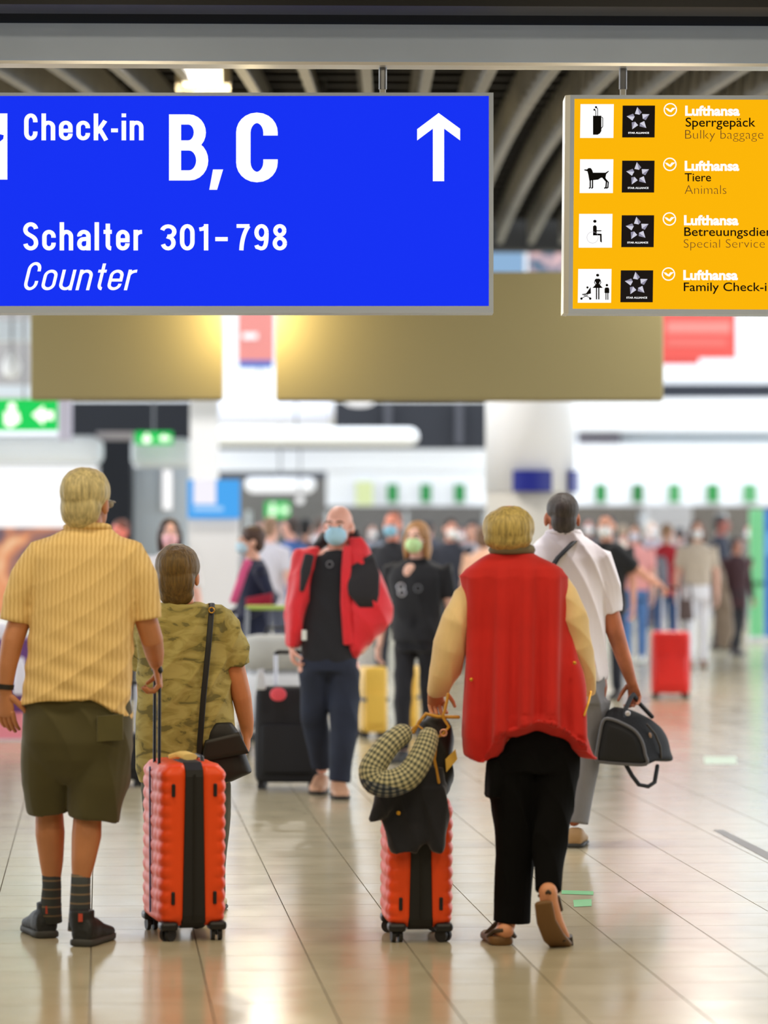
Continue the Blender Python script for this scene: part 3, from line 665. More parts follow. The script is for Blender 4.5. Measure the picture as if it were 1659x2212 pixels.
t = thing('picture_banner', P(1190, 590, 44.5), 'colourful picture banner right of the pale blue screen', 'banner')
mq, nt, b, tc = node_mat('picture_mixed', .5); n = nt.nodes.new('ShaderNodeTexNoise'); n.inputs['Scale'].default_value = 5; nt.links.new(tc.outputs['Object'], n.inputs['Vector']); r = nt.nodes.new('ShaderNodeValToRGB')
r.color_ramp.elements[0].position = .4; r.color_ramp.elements[0].color = lin((70, 104, 130)); r.color_ramp.elements[1].position = .6; r.color_ramp.elements[1].color = lin((236, 190, 190)); nt.links.new(n.outputs['Fac'], r.inputs[0]); nt.links.new(r.outputs[0], b.inputs['Base Color'])
part('sheet', G().pbox(1140, 541, 1320, 600, 44.5, .05), mq, t); part('top_rail', G().pbox(1140, 537, 1320, 541, 44.48, .08), m_rod, t); part('hanger', G().cyl(P(1230, 538, 44.52), (P(1230, 0, 44.52).x, 44.52, 8.55), .02), m_rod, t)
# green post and blue panel at the right edge
t = thing('green_post', P(1635, vfloor(45.7), 45.7), 'tall mint green post standing at the right edge', 'post')
part('post', G().pbox(1621, 1100, 1650, vfloor(45.7), 45.7, .18), mat('post_green', (118, 200, 140), .5), t, bevel=.02); part('collar', G().pbox(1619, 1255, 1652, 1266, 45.69, .2), mat('post_green_dark', (60, 130, 84), .5), t); part('base', G().pbox(1617, vfloor(45.7) - 10, 1654, vfloor(45.7), 45.68, .22), m_grey, t)
t = thing('blue_panel', P(1700, vfloor(46), 46), 'bright blue upright panel cut by the right edge of the picture', 'panel')
part('board', G().pbox(1653, 1100, 1800, vfloor(46) - 8, 46, .12), mat('panel_blue', (40, 110, 206), .4), t, bevel=.01); part('print', G().pbox(1656, 1150, 1800, 1200, 45.99, .01), mat('panel_sky', (110, 180, 250), .4), t); part('base', G().pbox(1651, vfloor(46) - 8, 1802, vfloor(46), 45.98, .16), m_grey, t)
# floor marks
m_mark = mat('floor_green', (120, 196, 140), .4)
def floor_poly(g, pts, z=0.0015):
    return g.add([(P(u, v, ground_d(v)).x, ground_d(v), z) for u, v in pts], [tuple(range(len(pts)))])
g = floor_poly(G(), [(1238, 1943), (1278, 1941), (1278, 1956), (1240, 1958)]); solo('floor_sticker', g, m_mark, 'small worn green sticker on the floor behind the sandalled foot', 'floor sticker', 'green floor stickers')
g = floor_poly(G(), [(1213, 1922), (1282, 1924), (1282, 1932), (1213, 1930)]); solo('floor_sticker', g, m_mark, 'faint thin green floor mark just beyond the small green sticker', 'floor sticker', 'green floor stickers')
g = floor_poly(G(), [(1520, 1632), (1590, 1632), (1592, 1648), (1522, 1648)]); solo('floor_sticker', g, mat('floor_green_pale', (196, 222, 196), .4), 'pale green sticker on the open floor at the right', 'floor sticker', 'green floor stickers')
g = floor_poly(G(), [(1540, 1790), (1562, 1790), (1700, 1858), (1700, 1876)]); solo('floor_strip', g, mat('strip_grey', (120, 120, 124), .5), 'dark metal strip running diagonally across the floor at the right edge', 'floor strip')

# ------------------------------------------------------------------ luggage
def RZ(a): return Matrix.Rotation(a, 4, 'Z')
m_org = mat('orange_shell', (240, 78, 22), .42, spec=.35)
m_zip = mat('black_zip', (16, 15, 15), .6); m_rub = mat('black_plastic', (20, 20, 22), .45); m_tread = mat('wheel_tread', (36, 34, 34), .6)
m_hub = mat('wheel_hub', (150, 146, 138), .4); m_rodb = mat('handle_rod', (44, 52, 66), .35, .5); m_gold = mat('gold_metal', (214, 160, 50), .3, .8)
def ribbed_shell(hx, hy, z0, z1, side, gapx, M, bump=.007, pitch=.047):
    """one half of a hard shell: rounded box with rows of faceted bumps on the broad face and corners"""
    g = G(); nz, ns = 84, 40; rings = []
    for k in range(nz + 1):
        z = z0 + (z1 - z0) * k / nz; e = min(k, nz - k) / nz * (z1 - z0); rr = .05
        ins = rr - math.sqrt(max(0, rr * rr - max(0, rr - e) ** 2)) if e < rr else 0
        ring = []
        for i in range(ns + 1):
            t = -math.pi / 2 + math.pi * i / ns; ct, st = math.cos(t), math.sin(t)
            x = abs(ct) ** (2 / 7) * (hx - ins); y = math.copysign(abs(st) ** (2 / 5), st) * (hy - ins)
            row = (z - z0) / pitch; par = int(math.floor(row)) % 2
            b = abs(math.sin(math.pi * row)) ** .8
            if x > hx * .62:
                w = abs(math.cos(math.pi * (y / (pitch * 1.5)) + par * math.pi / 2)) ** .8 if abs(y) < hy * .8 else 1.0
                x += bump * b * w * min(1, (x / hx - .62) * 6)
                if abs(y) > hy * .75: y += math.copysign(bump * .5 * b, y)
            ring.append(Vector((max(gapx, x) * side, y, z)))
        rings.append(ring + [Vector((gapx * side, hy - ins - .012, z)), Vector((gapx * side, -(hy - ins) + .012, z))])
    g.skin(rings); return g.xf(M)
def caster(t, p, yaw):
    R = Matrix.Translation(p) @ RZ(yaw)
    c = part('caster', G().loft([((0, 0, z), (a, 0, 0), (0, a, 0), 3) for z, a in ((.052, .012), (.056, .02), (.078, .022))], 12).xf(R), m_rub, t)
    for sx in (-.014, .014):
        w = part('wheel', G().cyl((sx - .0075, 0, .026), (sx + .0075, 0, .026), .026, seg=18).xf(R), m_tread, c)
    part('fork', G().box((-.004, -.01, .02), (.004, .012, .06)).xf(R), m_rub, c)
def hard_case(name, label, loc, yaw, hx, hy, H, grip_z, group=None, shell=None, rod_x=-.6, rod_y=.3, seed=0):
    M = Matrix.Translation(loc) @ RZ(yaw); t = thing(name, loc, label, 'suitcase', group); z0, z1 = .055, H; sh = shell or m_org
    for s in (-1, 1): part('shell', ribbed_shell(hx, hy, z0, z1, s, .036, M), sh, t, smooth=True)
    zb = G(); rings = []
    for k in range(25):
        q = k / 24; z = z0 - .008 + (z1 - z0 + .012) * q; e = min(q, 1 - q) * (z1 - z0); ins = .05 - math.sqrt(max(0, .0025 - max(0, .05 - e) ** 2)) if e < .05 else 0
        w = .048 - .012 * q
        rings.append([Vector((a * w, b * (hy - ins + .004), z)) for a, b in ((-1, -.97), (-.9, -1), (.9, -1), (1, -.97), (1, .97), (.9, 1), (-.9, 1), (-1, .97))])
    zbo = part('zip_band', zb.skin(rings).xf(M), m_zip, t)
    part('zip_teeth', G().box((-.004, -hy - .007, z0 + .03), (.004, -hy - .003, z1 - .04)).xf(M), mat('zip_teeth', (40, 38, 36), .4, .5), zbo)
    for sx in (-1, 1):
        for zz in (z0 + (z1 - z0) * .14, z0 + (z1 - z0) * .80):
            part('side_foot', G().box((sx * (hx * .62) - .007, -hy - .008, zz), (sx * (hx * .62) + .007, -hy + .01, zz + .05)).xf(M), m_rub, t, bevel=.004)
    for sx in (-1, 1):
        for sy in (-1, 1):
            part('corner_guard', G().cbox((sx * hx * .72, sy * (hy - .03), z0 + .004), (.07, .075, .034)).xf(M), m_rub, t, bevel=.012)
            caster(t, M @ Vector((sx * hx * .72, sy * (hy - .035), 0)), yaw + .4 * sx + .5 * sy + seed)
    rx = hx * rod_x; ry = hy * rod_y
    th = part('top_handle', G().tube([(0.06, -.07, z1 - .005), (.06, -.055, z1 + .016), (.06, .055, z1 + .016), (.06, .07, z1 - .005)], (.008), 8).xf(M), m_rub, t, smooth=True)
    if grip_z:
        h = part('telescopic_handle', G().tube([(rx, -ry, grip_z - .012), (rx, -ry * .6, grip_z), (rx, ry * .6, grip_z), (rx, ry, grip_z - .012)], (.014, .014, .014, .014), 10).xf(M), m_rub, t, smooth=True)
        for s in (-1, 1): part('rod', G().cyl((rx, ry * s, z1 - .02), (rx, ry * s, grip_z - .008), .0065, seg=10).xf(M), m_rodb, h, smooth=False)
    return t, M
# first orange case, pushed by the man in the striped shirt
d1 = 12.72
c1 = P(397, 1800, d1); loc1 = Vector((c1.x, d1, 0))
t, M1 = hard_case('suitcase', 'tall orange ribbed suitcase with blue trim, upright beside the man in shorts', loc1, math.radians(14), .132, .22, .685, 1.052, 'orange suitcases', rod_x=-.82, rod_y=.24)
part('luggage_tag', G().loft([((-.03 + x, -.13, .70 + z), (.03, .01, .0), (0, 0, .012), 3) for x, z in ((-.03, .01), (0, .018), (.03, .006))], 10).xf(M1), mat('tag_cream', (236, 206, 130), .6), t)
part('trim_cord', G().tube([M1 @ Vector((-.139, -.04 + .02 * q, .1 + .56 * q)) for q in (0, .25, .5, .75, 1)], .004, 6), mat('trim_blue', (66, 74, 130), .5), t)
# second orange case, pulled by the woman in the red vest
d2 = 12.68
c2 = P(899, 1900, d2); loc2 = Vector((c2.x, d2, 0))
t, M2 = hard_case('suitcase', 'smaller orange ribbed suitcase loaded with a dark jacket and neck pillow', loc2, math.radians(5), .126, .19, .56, .945, 'orange suitcases', rod_x=.55, rod_y=.25, seed=1)

# dark jacket draped over the second case
D2 = 12.44
def blob(g, rows, d, hd):
    g.skin([g.ring_pts(P((a + b) / 2, v, d), Vector(((b - a) / 2 * d / FPX, 0, 0)), Vector((0, h, 0)), 24, 2.6) for v, a, b, h in [(r[0], r[1], r[2], hd) for r in rows]])
    return g
jt = thing('draped_jacket', P(890, 1845, D2), 'dark navy jacket with a gold button draped over the smaller orange suitcase', 'jacket')
g = blob(G(), [(1655, 868, 960), (1690, 850, 966), (1720, 832, 968), (1770, 828, 968), (1800, 836, 966), (1828, 838, 912), (1842, 846, 898)], D2, .035)
blob(g, [(1700, 905, 965), (1780, 922, 966), (1825, 926, 964), (1838, 932, 958)], D2 - .01, .035)
blob(g, [(1705, 826, 860), (1720, 812, 868), (1748, 800, 850), (1768, 795, 826), (1777, 798, 815)], D2 - .02, .03)
g.loft([(P(905, 1700, 12.44 + q * .4), (.115, 0, 0), (0, 0, .035), 3) for q in (0, .5, 1)])
part('cloth', remesh(g, .008, ORG[jt], 4, folds(.007, 34, 10, 3)), mat('navy_cloth', (17, 18, 28), .85, bump=.2, sheen=.2), jt)
part('button', G().ell(P(861, 1756, D2 - .045), (.009, .006, .009)), m_gold, jt, smooth=True)
# black and yellow bag hung on the handle behind the pillow
bt_ = thing('shoulder_bag', P(940, 1700, 12.52), 'black and mustard shoulder bag hung on the handle above the dark jacket', 'bag')
g = blob(G(), [(1545, 925, 955), (1565, 905, 972), (1600, 900, 978), (1660, 912, 982), (1700, 930, 975), (1715, 940, 968)], 12.52, .07)
part('body', remesh(g, .008, ORG[bt_], 3, folds(.006, 30, 20, 8)), mat('bag_black', (20, 18, 18), .6), bt_)
part('yellow_panel', G().add([P(u, v, 12.43) for u, v in ((962, 1640), (984, 1618), (988, 1640), (964, 1668))] + [P(u, v, 12.46) for u, v in ((962, 1640), (984, 1618), (988, 1640), (964, 1668))], [(0, 1, 2, 3), (7, 6, 5, 4), (0, 4, 5, 1), (1, 5, 6, 2), (2, 6, 7, 3), (3, 7, 4, 0)]), mat('mustard', (222, 178, 74), .6), bt_)
m_strap = mat('mustard_strap', (196, 140, 34), .5)
part('strap', G().tube([P(u, v, 12.42) for u, v in ((893, 1582), (905, 1560), (920, 1542), (945, 1548), (990, 1549))], .007, 8), m_strap, bt_, smooth=True)
part('strap', G().tube([P(u, v, 12.41) for u, v in ((968, 1500), (962, 1530), (956, 1548), (970, 1570), (955, 1588), (944, 1592), (938, 1640), (948, 1690))], .006, 8), m_strap, bt_, smooth=True)
part('buckle', G().tube([P(958 + 7 * math.cos(a), 1583 + 7 * math.sin(a), 12.4) for a in [i * .7 for i in range(10)]], .003, 6), mat('buckle_pink', (226, 160, 130), .3, .5), bt_, smooth=True)
# neck pillow
m_hound, nt, b, tc = node_mat('houndstooth', .9)
def mth(op, a, v=None):
    n_ = nt.nodes.new('ShaderNodeMath'); n_.operation = op
    for k_, x_ in enumerate((a, v)):
        if x_ is None: continue
        if isinstance(x_, (int, float)): n_.inputs[k_].default_value = x_
        else: nt.links.new(x_, n_.inputs[k_])
    return n_.outputs[0]
sx_ = nt.nodes.new('ShaderNodeSeparateXYZ'); nt.links.new(tc.outputs['UV'], sx_.inputs[0])
ga = mth('GREATER_THAN', mth('FRACT', mth('MULTIPLY', sx_.outputs['X'], 18.0)), .5); gb = mth('GREATER_THAN', mth('FRACT', mth('MULTIPLY', sx_.outputs['Y'], 34.0)), .5)
gm = mth('MULTIPLY', mth('ADD', ga, gb), .5)
r1 = nt.nodes.new('ShaderNodeValToRGB'); r1.color_ramp.elements[0].color = lin((196, 188, 150)); r1.color_ramp.elements[1].color = lin((70, 76, 68)); e_ = r1.color_ramp.elements.new(.5); e_.color = lin((142, 138, 110))
r2 = nt.nodes.new('ShaderNodeValToRGB'); r2.color_ramp.elements[0].color = lin((136, 136, 128)); r2.color_ramp.elements[1].color = lin((36, 44, 58)); e_ = r2.color_ramp.elements.new(.5); e_.color = lin((66, 74, 86))
nt.links.new(gm, r1.inputs[0]); nt.links.new(gm, r2.inputs[0])
so_ = nt.nodes.new('ShaderNodeSeparateXYZ'); nt.links.new(tc.outputs['Object'], so_.inputs[0])
mx_ = nt.nodes.new('ShaderNodeMix'); mx_.data_type = 'RGBA'; nt.links.new(mth('GREATER_THAN', mth('SUBTRACT', so_.outputs['Z'], mth('MULTIPLY', so_.outputs['X'], -.25)), .038), mx_.inputs[0])
nt.links.new(r2.outputs[0], mx_.inputs[6]); nt.links.new(r1.outputs[0], mx_.inputs[7]); nt.links.new(mx_.outputs[2], b.inputs['Base Color'])
pt = thing('neck_pillow', P(850, 1718, 12.32), 'grey-beige houndstooth neck pillow hanging over the dark jacket', 'pillow')
path = [(868, 1586, 12.36), (843, 1606, 12.33), (819, 1636, 12.31), (804, 1664, 12.3), (813, 1688, 12.29), (845, 1692, 12.29), (880, 1677, 12.3), (903, 1648, 12.31), (917, 1618, 12.33), (925, 1594, 12.35)]
from mathutils import geometry
pp = [P(*q) for q in path]; fine = []
for i in range(len(pp) - 1):
    a, b_, c, e = pp[max(0, i - 1)], pp[i], pp[i + 1], pp[min(len(pp) - 1, i + 2)]
    fine += [geometry.interpolate_bezier(b_, b_ + (c - a) / 6, c - (e - b_) / 6, c, 5)[k] for k in range(4)]
fine.append(pp[-1])
SEG = 28; me_p = to_mesh('pillow', G().tube(fine, [.041 + .012 * math.sin(math.pi * i / (len(fine) - 1)) for i in range(len(fine))], SEG), ORG[pt], True)
uvl = me_p.uv_layers.new(name='uv'); NR = (len(me_p.vertices) - 2) // SEG
for pl in me_p.polygons:
    wrap = any(v_ % SEG == SEG - 1 for v_ in pl.vertices) and any(v_ % SEG == 0 for v_ in pl.vertices)
    for li in pl.loop_indices:
        v_ = me_p.loops[li].vertex_index; i_ = v_ % SEG; uvl.data[li].uv = ((SEG if wrap and i_ == 0 else i_) / SEG, (v_ // SEG) / NR)
part('pillow', me_p, m_hound, pt)
part('loop', G().tube([P(u, v, 12.37) for u, v in ((884, 1590), (888, 1578), (900, 1566), (912, 1574), (914, 1586))], .004, 8), m_strap, pt, smooth=True)

# soft black case of the man in the red jacket
def soft_case(name, label, u0, u1, v0, v1, d, hy, m, grip=None, yaw=0.0, group=None, tag_=None):
    a = P((u0 + u1) / 2, v1, d); w = (u1 - u0) / 2 * d / FPX; H = HC - (v0 - V0) * d / FPX; loc = Vector((a.x, d + hy, 0)); M = Matrix.Translation(loc) @ RZ(yaw)
    t = thing(name, loc, label, 'suitcase', group)
    part('body', G().loft([((0, 0, z), (w * s, 0, 0), (0, hy * s, 0), 7) for z, s in ((.045, .93), (.06, .98), (.1, 1), (H - .06, 1), (H - .02, .97), (H, .9))], 40).xf(M), m, t, smooth=True)
    part('pocket', G().loft([((0, -hy, z), (w * .8 * s, 0, 0), (0, .018 * s, 0), 6) for z, s in ((.1, .9), (.12, 1), (H * .62, 1), (H * .64, .9))], 24).xf(M), m, t, smooth=True)
    part('seam', G().tube([(-w * .98, -hy * .55, .08), (-w, -hy * .55, H * .5), (-w * .98, -hy * .55, H - .06), (w * .98, -hy * .55, H - .06), (w, -hy * .55, .08)], .006, 6).xf(M), m_rub, t)
    for sx in (-1, 1):
        for sy in (-1, 1): caster(t, M @ Vector((sx * w * .78, sy * hy * .7, 0)), .3 * sx)
    if grip:
        gz = HC - (grip - V0) * d / FPX
        h = part('telescopic_handle', G().tube([(-w * .4, hy * .7, gz - .01), (-w * .3, hy * .7, gz), (w * .3, hy * .7, gz), (w * .4, hy * .7, gz - .01)], .014, 8).xf(M), m_rub, t, smooth=True)
        for s in (-1, 1): part('rod', G().cyl((s * w * .4, hy * .7, H - .03), (s * w * .4, hy * .7, gz), .011, seg=10).xf(M), mat('rod_silver', (196, 198, 206), .3, .6), h)
    return t, M, H, w
t, Mx, Hx, wx = soft_case('suitcase', 'black soft suitcase with pink tag beside the man in the red jacket', 550, 690, 1486, 1706, 19.75, .13, mat('black_canvas', (24, 25, 30), .7, bump=.15), 1412)
part('luggage_tag', G().ell(P(601, 1500, 19.6), (.05, .012, .042)), mat('tag_pink', (250, 90, 104), .5), t, smooth=True)
part('name_label', G().loft([(P(563, 1490 - 45 * q, 19.62), (.03 * s, 0, 0), (0, .01, 0), 4) for q, s in ((0, .9), (.15, 1.1), (.6, .8), (1, .6))], 16), mat('label_white', (226, 236, 244), .5), t, smooth=True)
soft_case('suitcase', 'black suitcase half hidden behind the olive shorts', 258, 301, 1590, 1702, 19.9, .13, MATS['black_canvas'], 1480)
# red case further back
t, Mx, Hx, wx = soft_case('suitcase', 'glossy bright red suitcase with long grey handle in the background crowd', 1409, 1492, 1362, 1506, 30.6, .13, mat('red_shell', (232, 40, 34), .35), 1268)
for i in range(5): part('rib', G().box((-wx * .75 + wx * .375 * i - .008, -.137, .1), (-wx * .75 + wx * .375 * i + .008, -.12, Hx - .06)).xf(Mx), MATS['red_shell'], t)
# yellow cases behind the woman in black
m_yc = mat('yellow_shell', (240, 196, 84), .4)
for (u0, u1, v0, v1, d, lab, yw) in ((779, 832, 1442, 1590, 24.6, 'yellow suitcase left of the blonde woman in black', .18), (868, 906, 1440, 1590, 25.1, 'yellow suitcase seen between the legs of the blonde woman in black', -.1)):
    t, Mx, Hx, wx = soft_case('suitcase', lab, u0, u1, v0, v1, d, .14, m_yc, None, yw, 'yellow suitcases')
    part('luggage_belt', G().box((-wx - .006, -.146, Hx * .52), (wx + .006, .146, Hx * .57)).xf(Mx), mat('belt_grey', (90, 96, 106), .6), t)

# duffel bag of the man in the white shirt
D4 = 16.25
bg = thing('duffel_bag', P(1360, 1650, D4), 'black duffel bag with grey piping carried by the man in the white shirt', 'bag')
prof = [(1287, 1641), (1292, 1600), (1302, 1556), (1318, 1552), (1345, 1562), (1372, 1578), (1388, 1602), (1395, 1630), (1397, 1652), (1345, 1651), (1300, 1647)]
m_duf = mat('duffel_black', (16, 16, 19), .75, bump=.15, spec=.2); m_pip = mat('piping_grey', (92, 92, 96), .6)
def sm(poly, n=4):
    out = []; k = len(poly)
    for i in range(k):
        a, b_, c, e = [Vector(poly[(i + j) % k]) for j in (-1, 0, 1, 2)]
        for q in range(n):
            t_ = q / n; out.append(tuple(.5 * ((2 * b_) + (c - a) * t_ + (2 * a - 5 * b_ + 4 * c - e) * t_ ** 2 + (-a + 3 * b_ - 3 * c + e) * t_ ** 3)))
    return out
fr = sm(prof); cx_ = sum(p[0] for p in fr) / len(fr); cy_ = sum(p[1] for p in fr) / len(fr)
rings = []
for q, s, dd, dv in ((0, .82, -.005, 0), (0, .96, 0, 0), (.02, 1, .012, 0), (.2, 1.1, .08, -12), (.4, 1.14, .16, -16), (.65, 1.12, .25, -15), (.9, 1.02, .36, -9), (1, .9, .4, -6), (1.02, .7, .41, -6)):
    rings.append([P(cx_ + (u - cx_) * s + q * 58, cy_ + (v - cy_) * s + dv, D4 - .05 + dd) for u, v in fr])
part('body', G().skin(rings), m_duf, bg, smooth=True)
part('piping', G().tube([P(cx_ + (u - cx_) * .97, cy_ + (v - cy_) * .97, D4 - .056) for u, v in fr + fr[:1]], .009, 8), m_pip, bg, smooth=True)
part('end_panel', G().skin([[P(cx_ + (u - cx_) * s, cy_ + (v - cy_) * s, D4 - .055 - o) for u, v in fr] for s, o in ((.9, 0), (.86, .008), (.6, .014))]), mat('duffel_panel', (14, 15, 19), .7), bg, smooth=True)
part('carry_handle', G().tube([P(u, v, D4 + e) for u, v, e in ((1345, 1560, .0), (1352, 1530, .05), (1362, 1508, .08), (1368, 1500, .1), (1380, 1518, .16), (1408, 1548, .2))], .012, 8), mat('webbing', (30, 34, 42), .7), bg, smooth=True)
part('side_seam', G().tube([P(u, v, D4 + e) for u, v, e in ((1398, 1565, .0), (1415, 1585, .04), (1426, 1612, .06), (1428, 1636, .08))], .006, 8), mat('pocket_dark', (58, 52, 48), .6), bg, smooth=True)
part('badge', G().ell(P(1356, 1541, D4 - .04), (.014, .006, .014)), mat('badge_silver', (206, 204, 210), .3, .5), bg, smooth=True)
part('logo_patch', G().ell(P(1403, 1589, D4 + .04), (.012, .02, .016)), mat('patch_tan', (150, 120, 96), .6), bg, smooth=True)
part('dangling_strap', G().tube([P(u, v, D4 + e) for u, v, e in ((1352, 1652, .0), (1365, 1675, 0), (1380, 1695, .02), (1400, 1699, .04), (1414, 1690, .06), (1420, 1655, .1))], (.011), 8), MATS['webbing'], bg, smooth=True)

# ------------------------------------------------------------------ people
UP = Vector((0, 0, 1))
def skin_m(c): return mat('skin_%d_%d_%d' % c, c, .5, var=.06, scale=14)
def hair_m(c):
    k = 'hair_%d_%d_%d' % c
    if k in MATS: return MATS[k]
    m, nt, b, tc = node_mat(k, .55); mp = nt.nodes.new('ShaderNodeMapping'); mp.inputs['Scale'].default_value = (1, 1, .16); nt.links.new(tc.outputs['Object'], mp.inputs['Vector'])
    n = nt.nodes.new('ShaderNodeTexNoise'); n.inputs['Scale'].default_value = 95; n.inputs['Detail'].default_value = 4; nt.links.new(mp.outputs[0], n.inputs['Vector'])
    r = nt.nodes.new('ShaderNodeValToRGB'); l = lin(c); r.color_ramp.elements[0].position = .32; r.color_ramp.elements[1].position = .66
    r.color_ramp.elements[0].color = tuple(x * .62 for x in l[:3]) + (1,); r.color_ramp.elements[1].color = tuple(min(1, x * 1.25) for x in l[:3]) + (1,)
    nt.links.new(n.outputs['Fac'], r.inputs[0]); nt.links.new(r.outputs[0], b.inputs['Base Color'])
    bp = nt.nodes.new('ShaderNodeBump'); bp.inputs['Strength'].default_value = .5; bp.inputs['Distance'].default_value = .008; nt.links.new(n.outputs['Fac'], bp.inputs['Height']); nt.links.new(bp.outputs[0], b.inputs['Normal'])
    return m
def cloth_m(c, rough=.85): return mat('cloth_%d_%d_%d' % c, c, rough, var=.07, scale=9, sheen=.15)
def frame(hf):
    hf = Vector(hf).normalized(); hr = hf.cross(UP).normalized()
    return Matrix((hr, hf, hr.cross(hf))).transposed()      # columns: right, forward, up
def head_geo(g, c, R, s=1.0):
    def q(x, y, z): return c + R @ Vector((x * s, y * s, z * s))
    def e(x, y, z, a, b, d): g.ell(q(x, y, z), (a * s, b * s, d * s), R)
    e(0, -.012, .030, .074, .094, .088); e(0, .028, -.030, .061, .066, .085); e(0, .042, -.078, .046, .046, .038)
    e(0, .088, .022, .05, .012, .012)                                         # brow
    g.tube([q(0, .094, .012), q(0, .112, -.022), q(0, .098, -.036)], [.011 * s, .015 * s, .012 * s], 8)
    e(0, .086, -.062, .026, .016, .012)                                       # lips
    for sd in (-1, 1): e(sd * .079, -.004, -.008, .011, .022, .034)
def hand(body, ex, wrist, d, n, th, s=1.0, curl=.55):
    """palm joins the body mesh; fingers stay separate tubes rooted in the palm"""
    d = d.normalized(); n = (n - d * n.dot(d)).normalized(); th = (th - d * th.dot(d) - n * th.dot(n)).normalized()
    body.tube([wrist - d * .01, wrist + d * .03 * s, wrist + d * .07 * s, wrist + d * .092 * s], [(.026 * s, .019 * s), (.034 * s, .016 * s), (.040 * s, .014 * s), (.037 * s, .012 * s)], 12, ref=th)
    for i, (o, L) in enumerate(((.030, .072), (.010, .082), (-.010, .076), (-.029, .060))):
        p = wrist + d * .084 * s + th * o * s; a = curl * .5; pts = [p]
        for k, f in enumerate((.42, .33, .25)):
            a += curl * (.25 if k == 0 else .8); p = p + (d * math.cos(a) + n * math.sin(a) + th * o * .5) * L * f * s; pts.append(p)
        ex.tube(pts, [.0095 * s, .009 * s, .008 * s, .0065 * s], 8)
    p = wrist + d * .028 * s + th * .030 * s; pts = [p]
    for k, f in enumerate((.035, .03, .025)):
        p = p + (th * (.75 - .3 * k) + d * .75 + n * (.25 + curl * .5 * k)).normalized() * f * s; pts.append(p)
    ex.tube(pts, [.012 * s, .0105 * s, .009 * s, .007 * s], 8)
def shoe_geo(g, heel, d, L=.27, w=.047, h=.085, pitch=0.0):
    """shoe standing on the point below the heel, toe along d, sole flat"""
    d = Vector(d).normalized(); X = d.cross(UP).normalized(); U = UP
    if pitch: Rp = Matrix.Rotation(pitch, 3, X); d = Rp @ d; U = Rp @ UP
    rows = ((0, .55, .55), (.04, .8, .9), (.18, .92, 1.0), (.38, .9, .92), (.55, .98, .68), (.75, 1.05, .52), (.92, .85, .42), (1.0, .5, .3))
    g.skin([g.ring_pts(heel + d * (L * q) + U * (h * hh / 2), X * (w * ww), U * (h * hh / 2), 18, 2.8) for q, ww, hh in rows])
def sole_geo(g, heel, d, L=.275, w=.05, t=.022, pitch=0.0):
    d = Vector(d).normalized(); X = d.cross(UP).normalized(); U = UP
    if pitch: Rp = Matrix.Rotation(pitch, 3, X); d = Rp @ d; U = Rp @ UP
    g.skin([g.ring_pts(heel + d * (L * q - .004) + U * (t / 2), X * (w * ww), U * (t / 2), 18, 4) for q, ww in ((0, .6), (.05, .85), (.2, .95), (.4, .9), (.6, 1.0), (.8, 1.06), (.94, .85), (1.0, .5))])
def hair_geo(g, c, R, style, s=1.0):
    def e(x, y, z, a, b, d): g.ell(c + R @ Vector((x * s, y * s, z * s)), (a * s, b * s, d * s), R)
    if style == 'short': e(0, -.022, .046, .080, .094, .084); e(0, -.056, -.012, .068, .052, .072)
    elif style == 'full': e(0, -.022, .044, .090, .102, .090); e(0, -.052, -.01, .080, .062, .085)
    elif style == 'crop': e(0, -.024, .045, .078, .091, .081); e(0, -.060, -.015, .064, .044, .065)
    elif style == 'bob': e(0, -.026, .036, .092, .100, .096); e(0, -.058, -.04, .090, .058, .080); e(-.078, -.02, -.03, .022, .05, .07); e(.078, -.02, -.03, .022, .05, .07)
    elif style == 'long': e(0, -.026, .036, .090, .100, .094); e(0, -.062, -.07, .094, .056, .12); e(-.08, -.012, -.06, .024, .045, .11); e(.08, -.012, -.06, .024, .045, .11)
    elif style == 'tail': e(0, -.022, .044, .082, .096, .086); e(0, -.095, .02, .045, .045, .05); e(0, -.1, -.06, .03, .03, .09)
    elif style == 'fringe': e(0, -.062, -.01, .078, .05, .05)
def strand(amp): return lambda co, no: amp * .6 * wob(co * np.array([1, 1, .15]), 150, 3, 8) + amp * .7 * wob(co * np.array([1, 1, .5]), 40, 8)
def px_rings(g, rows, d, n=2.4, seg=36, hem=None):
    rings = []
    for r in rows:
        v, a, b, h = r[:4]; dy = r[4] if len(r) > 4 else 0
        ring = g.ring_pts(P((a + b) / 2, v, d + dy), Vector(((b - a) / 2 * d / FPX, 0, 0)), Vector((0, h, 0)), seg, n)
        if hem:
            for p in ring:
                u = U0 + p.x * FPX / d; zz = P(u, np.interp(u, [k[0] for k in hem], [k[1] for k in hem]), d).z
                if p.z < zz: p.z = zz
        rings.append(ring)
    return g.skin(rings)
def eyes(root, c, R, s, col=(60, 50, 44)):
    for sd in (-1, 1):
        e = part('eye', G().ell(c + R @ Vector((sd * .032 * s, .084 * s, .004 * s)), (.013 * s, .009 * s, .008 * s), R, 10, 6), mat('eye_white', (236, 232, 228), .3), root, smooth=True)
        part('iris', G().ell(c + R @ Vector((sd * .032 * s, .091 * s, .004 * s)), (.006 * s, .003 * s, .006 * s), R, 8, 5), mat('iris_%d' % col[0], col, .3), e, smooth=True)
        part('eyebrow', G().tube([c + R @ Vector((sd * x * s, .096 * s, z * s)) for x, z in ((.014, .026), (.032, .031), (.05, .024))], .0045 * s, 6), mat('brow_brown', (96, 74, 60), .7), root, smooth=True)
